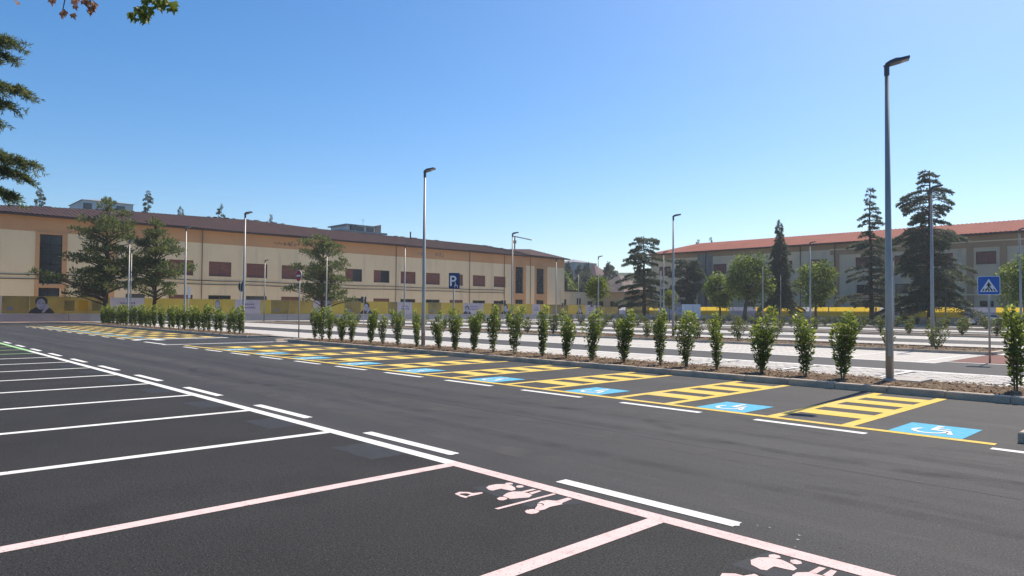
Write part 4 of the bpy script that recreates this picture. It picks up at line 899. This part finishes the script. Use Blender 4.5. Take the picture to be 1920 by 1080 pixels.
# cedars: tiers of drooping shelves
cp = lambda R_, pw=.75, top=.12: (lambda f: R_*(top+(1-top)*(1-f)**pw)*(.72+.28*math.sin(f*23)))
conifer('cedar_tree', 'flat topped dark cedar between the two buildings', 62.4, -86.9, 13.0, 2.4, lambda f: (4.9-1.1*f if f < .8 else 3.5)*(.75+.25*math.sin(f*21)), 84, .26, .10, .27, 30, m_cedar, m_bark, 21, .33, .44, jit=.5, tiers=12)
conifer('cedar_tree', 'slim tall cedar just left of the nearest lamp post, in front of the red roof', 34.9, -101.3, 18.9, 2.6, lambda f: .35+4.4*(1-f)**.85*(.74+.26*math.sin(f*27)), 120, .30, .10, .27, 27, m_cedar, m_bark, 22, .35, .40, jit=.5, tiers=19)
conifer('cedar_tree', 'biggest broad drooping cedar in front of the red roofed building', 27.1, -99.4, 19.9, 1.9, lambda f: (1.9+5.6*(1-f)**.8 if f < .9 else 2.2)*(.78+.22*math.sin(f*24+1)), 140, .40, .14, .29, 29, m_cedar, m_bark, 23, .5, .42, jit=.45, tiers=18)
conifer('spruce_tree', 'narrow pointed dark spruce left of the small round tree', 48.6, -102.9, 15.8, 2.6, lambda f: (.15+3.3*(1-f)**.85)*(.85+.15*math.sin(f*30)), 190, .45, .02, .28, 34, m_cedar, m_bark, 24, .22, .4)
conifer('dark_conifer', 'small dark bushy conifer close to the stained wall', 70.1, -110.9, 11.0, 2.6, lambda f: 3.6*math.sin(math.pi*(.25+.7*(1-f)))*(.8+.2*math.sin(f*20)), 80, .15, .15, .42, 26, m_cedar, m_bark, 25, .2, .42)
def broad(name, lab, x, y, h, base, W_, nclump, per, size, mt, seed, bark=m_barkg, tr=.16, egg=1.0, lean=0, group=None, flat_=1.0):
    g2 = np.random.default_rng(seed); t = thing(name, (x, y, 0), lab, 'tree', group); mb = MB(); c0 = np.array([x, y, 0.])
    right = np.array([rr.x, rr.y, 0])
    top = c0+right*lean+np.array([0, 0, base+(h-base)*.45]); mb.tube([tuple(c0), tuple(c0+right*lean*.3+np.array([0, 0, base*.6])), tuple(top)], [tr*1.2, tr, tr*.4], 8)
    cz = (base+h)/2; Ps, Ds, Ts = [], [], []
    for i in range(nclump):
        q = g2.normal(size=3); q /= np.linalg.norm(q); q *= g2.uniform(.35, 1)**.6
        wz = W_/2*(1 if egg == 1 else (1.0 - (egg-1)*q[2]))
        c = c0+right*lean+np.array([q[0]*wz*.82, q[1]*wz*.82, cz+q[2]*(h-base)/2*.86])
        if i % 2 == 0: branchy(mb, tuple(c0+right*lean*.6+np.array([0, 0, base+(c[2]-base)*.3])), tuple(c), tr*.35, .02)
        cr = W_*.17*g2.uniform(.7, 1.3); v = g2.normal(size=(per, 3)); v /= np.linalg.norm(v, axis=1)[:, None]; v *= (g2.random(per)**.4)[:, None]
        Ps.append(c+v*cr*np.array([1, 1, .8])); Ds.append(v+g2.normal(0, .7, (per, 3))+np.array([0, 0, -.25])); Ts.append(np.clip(g2.normal(.42, .2, per)+g2.normal(0, .12), 0, 1))
    build('trunk', mb, bark, t, True); quads('crown', leaf_quads(np.concatenate(Ps), np.concatenate(Ds), size, .62), np.concatenate(Ts), mt, t); return t
broad('plane_tree', 'larger dense green tree with leaning trunk before the stained wall', 50.4, -94.8, 10.4, 2.6, 7.2, 64, 120, .34, m_decid, 31, tr=.28, lean=.9)
broad('plane_tree', 'lower green tree half hidden left of the larger leaning tree', 54.6, -95.6, 7.4, 1.9, 5.0, 36, 110, .34, m_decid, 32, tr=.18)
broad('round_tree', 'small light green round tree right of the spruce', 40.2, -95.8, 8.6, 2.2, 6.2, 52, 120, .3, m_decid, 33, tr=.18)
broad('leafy_tree', 'leafy green tree at the right edge behind the crossing sign', 14.9, -85.6, 8.0, 2.0, 5.4, 52, 120, .28, m_decid, 34, tr=.2)
broad('lime_tree', 'small bright yellow green round tree on a thin stem near the centre', 48.0, -58.5, 5.5, 2.5, 2.9, 34, 95, .2, m_lime, 35, tr=.08)
broad('sapling', 'yellow green sapling beside the tall lamp by the red roof corner', 57.4, -86.2, 5.4, 2.0, 2.6, 16, 70, .24, m_lime, 36, tr=.07)
# trees on the rise behind the brown roof
for i, (x, y, h, w, lab) in enumerate([(153.7, -24.1, 23.8, 2.6, 'dark conifer top above the brown roof at the far left'), (142, -39.4, 23.7, 2.4, 'open conifer top above the brown roof right of the grey roofed house'), (139.8, -44.6, 21.0, 1.9, 'low conifer top above the brown roof, third from the left'), (137.4, -51.4, 22.0, 2.2, 'dense conifer top above the brown roof, fourth from the left'), (145.2, -65, 22.1, 1.3, 'tiny pointed conifer top above the brown roof nearest the terrace house'),
        (86.4, -141.6, 18.3, 1.9, 'dark treetop behind the red roof, left one of two'), (87.1, -148.1, 19.4, 1.2, 'dark treetop behind the red roof, right one of two')]):
    conifer('background_conifer', lab, x, y, h, h-9, (lambda w: (lambda f: w*(.15+.85*(1-f)**.8)*(.75+.25*math.sin(f*17))))(w), 70, .30, .1, .30, 26, m_cedar, m_bark, 50+i, .25, .4, 'treetops behind the roofs')
def pxx(x, y): return ((x*rr.x+y*rr.y)/(x*d.x+y*d.y))
spots = [(107.5, -118.4, 10, 4.2, 'f'), (112, -122.5, 11.5, 6.5, 'd'), (118, -124, 10, 7, 'd'), (120, -131, 12, 6.5, 'f'), (126, -136, 15, 6, 'f'), (131, -146, 15.5, 7, 'f'), (124, -145, 12, 6, 'd'), (118, -139, 12, 6, 'd'), (114, -131, 10, 6, 'f'),
         (137, -158, 15.5, 8, 'f'), (141, -166, 16.5, 8, 'f'), (136, -171, 17, 8, 'f'), (132, -163, 13, 7, 'd'), (127, -158, 12, 7, 'd'), (147, -172.5, 13.5, 6, 'f'), (160, -176, 17, 6, 'f'), (168, -187, 18, 7, 'f'), (176, -188, 20, 7, 'f'), (182, -216, 20, 8, 'f'), (178, -224, 20.5, 8, 'f'), (128, -176, 16, 8, 'f'), (124, -180, 15, 8, 'd'), (191, -212, 21, 8, 'f')]
rank = {k: [q for q in sorted(spots, key=lambda q: pxx(q[0], q[1])) if q[4] == k] for k in 'fd'}
for i, (x, y, top, w, kd) in enumerate(spots):
    nth = ORD[rank[kd].index(spots[i])]
    z0 = hill_h(x, y)
    if kd == 'f': conifer('hill_conifer', f'dark conifer in the hill wood between the buildings, {nth} such from the left', x, y, top, max(2, z0+1), (lambda w: (lambda f: w*.5*(.12+.88*(1-f)**.7)*(.8+.2*math.sin(f*19))))(w), 70, .12, .1, .55, 18, m_far, m_bark, 80+i, .25, .42, 'conifers on the wooded hill')
    else: broad('hill_tree', f'round green tree in the hill wood between the buildings, {nth} such from the left', x, y, top, 2, w*1.25, 44, 90, .5, m_decid if i < 3 else m_far, 80+i, group='round trees on the wooded hill')

# near cedar whose boughs enter from the left edge
t = thing('near_cedar', (26.5, 2.4, 0), 'big near cedar with drooping boughs entering the photo at the upper left edge', 'tree')
tr = MB(); tc = np.array([26.5, 2.4, 0]); tr.tube([tuple(tc), tuple(tc+[0, 0, 4]), tuple(tc+[.1, .05, 9]), tuple(tc+[.1, 0, 14])], [.42, .34, .22, .06], 10)
BP, BD, BT = [], [], []
g2 = np.random.default_rng(5)
boughs = [((21.5, -3.18, 8.50), 8.6), ((21.75, -2.92, 8.15), 8.5), ((21.5, -3.3, 7.25), 7.6), ((21.65, -3.05, 6.85), 7.4), ((21.9, -2.8, 6.4), 7.0), ((21.25, -3.6, 5.25), 6.3), ((21.45, -3.4, 4.95), 6.0), ((21.65, -3.2, 4.45), 5.6), ((21.95, -2.75, 8.75), 8.7), ((22.1, -2.55, 4.7), 5.7), ((22.1, -2.6, 7.6), 7.9), ((22.3, -2.3, 5.6), 6.3)]
for k in range(16):
    a = g2.uniform(0, 6.28); L_ = g2.uniform(4, 6.5); z = g2.uniform(4.5, 13)
    if -2.9 < a-6.28 < -1.7: continue
    boughs.append(((26.5+math.cos(a)*L_*(1-z/20), 2.4+math.sin(a)*L_*(1-z/20), z-.6), z))
for tip, z0 in boughs:
    p0 = tc+np.array([.05, 0, z0+.25]); p1 = np.array(tip); p1 = p1-(p1-p0)/np.linalg.norm(p1-p0)*.5; dv = p1-p0; Lb = np.linalg.norm(dv); sd = np.cross(dv/Lb, [0, 0, 1])
    pts = [p0+dv*s+np.array([0, 0, .55*math.sin(math.pi*s)*.7]) for s in np.linspace(0, 1, 7)]
    tr.tube([tuple(p) for p in pts], [.07, .06, .05, .04, .028, .016, .006], 5, False)
    nt_ = 105
    for q in range(nt_):
        s = g2.uniform(.25, 1)**.7; b0 = p0+dv*s+np.array([0, 0, .55*math.sin(math.pi*s)*.7]); side = g2.choice([-1, 1]); tl = (1.3-s)*g2.uniform(.5, 1.15)+.16
        td = dv/Lb*g2.uniform(.55, 1.0)+sd*side*g2.uniform(.25, .8)+np.array([0, 0, -g2.uniform(.1, .75)]); td /= np.linalg.norm(td)
        n = int(95*tl)+14; u_ = g2.random(n); P = b0+td*(tl*u_)[:, None]; P[:, 2] -= .22*(tl*u_)**2
        BP.append(P); D = td*.7+g2.normal(0, .62, (n, 3)); BD.append(D); BT.append(np.clip(g2.normal(.45, .22, n)+.15*(u_-.5), 0, 1))
build('trunk', tr, m_bark, t, True); quads('crown', leaf_quads(np.concatenate(BP), np.concatenate(BD), .13, .16), np.concatenate(BT), m_cednear, t)

# near plane tree: trunk outside the frame, a few hanging twigs with separate leaves at the top edge
t = thing('near_plane_tree', (7.5, 4.2, 0), 'near plane tree whose leafy twigs hang into the top left of the photo', 'tree')
tr = MB(); tr.tube([(7.5, 4.2, 0), (7.6, 4.1, 3), (8.1, 3.2, 6.0), (8.9, .5, 7.2), (9.6, -2.2, 6.5)], [.3, .24, .16, .08, .02], 9)
tr.tube([(8.9, .5, 7.2), (10.2, -1.3, 6.6), (10.3, -2.0, 5.9)], [.06, .03, .012], 6)
tw = [[(9.6, -2.2, 6.5), (9.65, -2.6, 5.95), (9.72, -2.66, 5.6), (9.85, -2.55, 5.42)], [(9.6, -2.2, 6.5), (9.5, -2.85, 5.9), (9.54, -2.85, 5.6)], [(10.3, -2.0, 5.9), (10.25, -2.08, 5.6), (10.22, -2.12, 5.5)], [(10.3, -1.9, 5.95), (10.45, -1.86, 5.62), (10.5, -1.84, 5.44)], [(10.2, -1.3, 6.6), (10.8, -1.45, 6.0), (10.9, -1.4, 5.62)]]
for q in tw: tr.tube(q, [.012, .008, .006, .004][:len(q)], 5)
build('trunk', tr, m_barkg, t, True)
lobes = [(0, 0), (.05, .02), (.16, -.02), (.30, .10), (.22, .13), (.30, .34), (.17, .26), (.10, .36), (.0, .62), (-.10, .36), (-.17, .26), (-.30, .34), (-.22, .13), (-.30, .10), (-.16, -.02), (-.05, .02)]
def leafmesh(mt):
    b = MB(); n0 = 0; b.v = [(x+7.5, y+4.2, .10*abs(x)+.05*math.sin(y*6)) for x, y in lobes] + [(7.5, 4.4, -.01)]; k = len(lobes)
    b.f = [(i, (i+1) % k, k) for i in range(k)]; return b
lg = build('leaf', leafmesh(0), m_pleaf, t, True); ld = build('leaf', leafmesh(0), m_pdry, t, True)
LG = [(9.89, -2.48, 5.43), (9.79, -2.59, 5.41), (9.69, -2.68, 5.5), (9.57, -2.81, 5.53), (9.5, -2.88, 5.57), (9.77, -2.61, 5.36), (9.84, -2.53, 5.5), (9.74, -2.66, 5.44), (9.63, -2.74, 5.5), (9.66, -2.7, 5.57), (9.72, -2.6, 5.58), (9.55, -2.82, 5.58), (9.8, -2.56, 5.48), (9.76, -2.6, 5.44), (9.6, -2.78, 5.57), (9.68, -2.66, 5.62), (9.6, -2.6, 5.85), (9.5, -2.8, 5.8), (9.64, -2.62, 5.75)]
LD = [(10.58, -1.75, 5.60), (10.48, -1.85, 5.42), (10.46, -1.87, 5.44), (10.39, -1.95, 5.58), (10.27, -2.08, 5.58), (10.2, -2.15, 5.55), (10.23, -2.11, 5.48), (10.25, -2.09, 5.5), (10.91, -1.39, 5.57), (10.3, -2.04, 5.57), (10.36, -1.98, 5.6), (10.22, -2.1, 5.62)]
def put(src, p, first, sc):
    o = src if first else inst(src, t); o.location = (p[0]-7.5, p[1]-4.2, p[2]); o.rotation_euler = (R(random.uniform(-125, -55)), R(random.uniform(-35, 35)), R(75+random.uniform(-60, 60))); s = sc*random.uniform(.7, 1.25); o.scale = (s,)*3
for i, p in enumerate(LG+LG): put(lg, tuple(np.array(p)+rng.normal(0, .035, 3)*(i >= len(LG))), i == 0, .2)
for i, p in enumerate(LD+LD[:8]): put(ld, tuple(np.array(p)+rng.normal(0, .03, 3)*(i >= len(LD))), i == 0, .15)

hz = MB(); hz.box((-1560, -1560, -1.2), (1560, 1560, 52))
M = bpy.data.materials.new('haze'); M.use_nodes = True; N = M.node_tree.nodes; N.remove(N['Principled BSDF'])
pv_ = N.new('ShaderNodeVolumePrincipled'); pv_.inputs['Color'].default_value = (.90, .95, 1, 1); pv_.inputs['Density'].default_value = .0004; pv_.inputs['Anisotropy'].default_value = .25
M.node_tree.links.new(pv_.outputs[0], N['Material Output'].inputs['Volume'])
build('haze', hz, M, None, kind='stuff')
# ------------------------------------------------------------------ two cars behind the shrubs at the right
def car(x, y, rz, paint, lab):
    t = thing('parked_car', (0, 0, 0), lab, 'car', 'cars parked by the right fence')
    prof = [(-2.0, .35), (-2.02, .75), (-1.9, .92), (-1.25, .98), (-.65, 1.42), (.75, 1.46), (1.45, 1.02), (1.95, .92), (2.05, .6), (2.0, .35)]
    b = MB(); n = len(prof)
    for yy, k in ((-.82, 1), (.82, 1)):
        for px, pz in prof: b.v.append((px, yy*(1 if pz < 1.1 else .82), pz))
    b.f.append(tuple(range(n))[::-1]); b.f.append(tuple(range(n, 2*n)))
    for i in range(n): b.f.append((i, (i+1) % n, n+(i+1) % n, n+i))
    body = build('body', b, paint, t)
    for s in (-1, 1):
        b = MB(); b.poly([(-1.08, s*.80, 1.04), (1.28, s*.80, 1.04), (.72, s*.70, 1.40), (-.62, s*.70, 1.38)]); build('side_window', b, m_glass, t)
        for wx in (-1.3, 1.3):
            b = MB(); b.tube([(wx, s*.66, .32), (wx, s*.86, .32)], .32, 16); w = build('tyre', b, m_tyre, t); b = MB(); b.tube([(wx, s*.84, .32), (wx, s*.87, .32)], .19, 12); build('rim', b, m_galv, w)
    b = MB(); b.poly([(-1.2, -.68, 1.02), (-1.2, .68, 1.02), (-.70, .62, 1.39), (-.70, -.62, 1.39)]); build('windscreen', b, m_glass, t)
    for s in (-.6, .6): b = MB(); b.box((-2.05, s-.14, .66), (-1.98, s+.14, .8)); build('headlight', b, m_swhite, t)
    t.location = (x, y, .0); t.rotation_euler.z = rz
car(21.6, -102.2, R(30), m_carw, 'white parked car half hidden by young shrubs near the crossing sign')
car(18.0, -100.6, R(40), m_card, 'dark parked car half hidden at the right edge beside the white car')
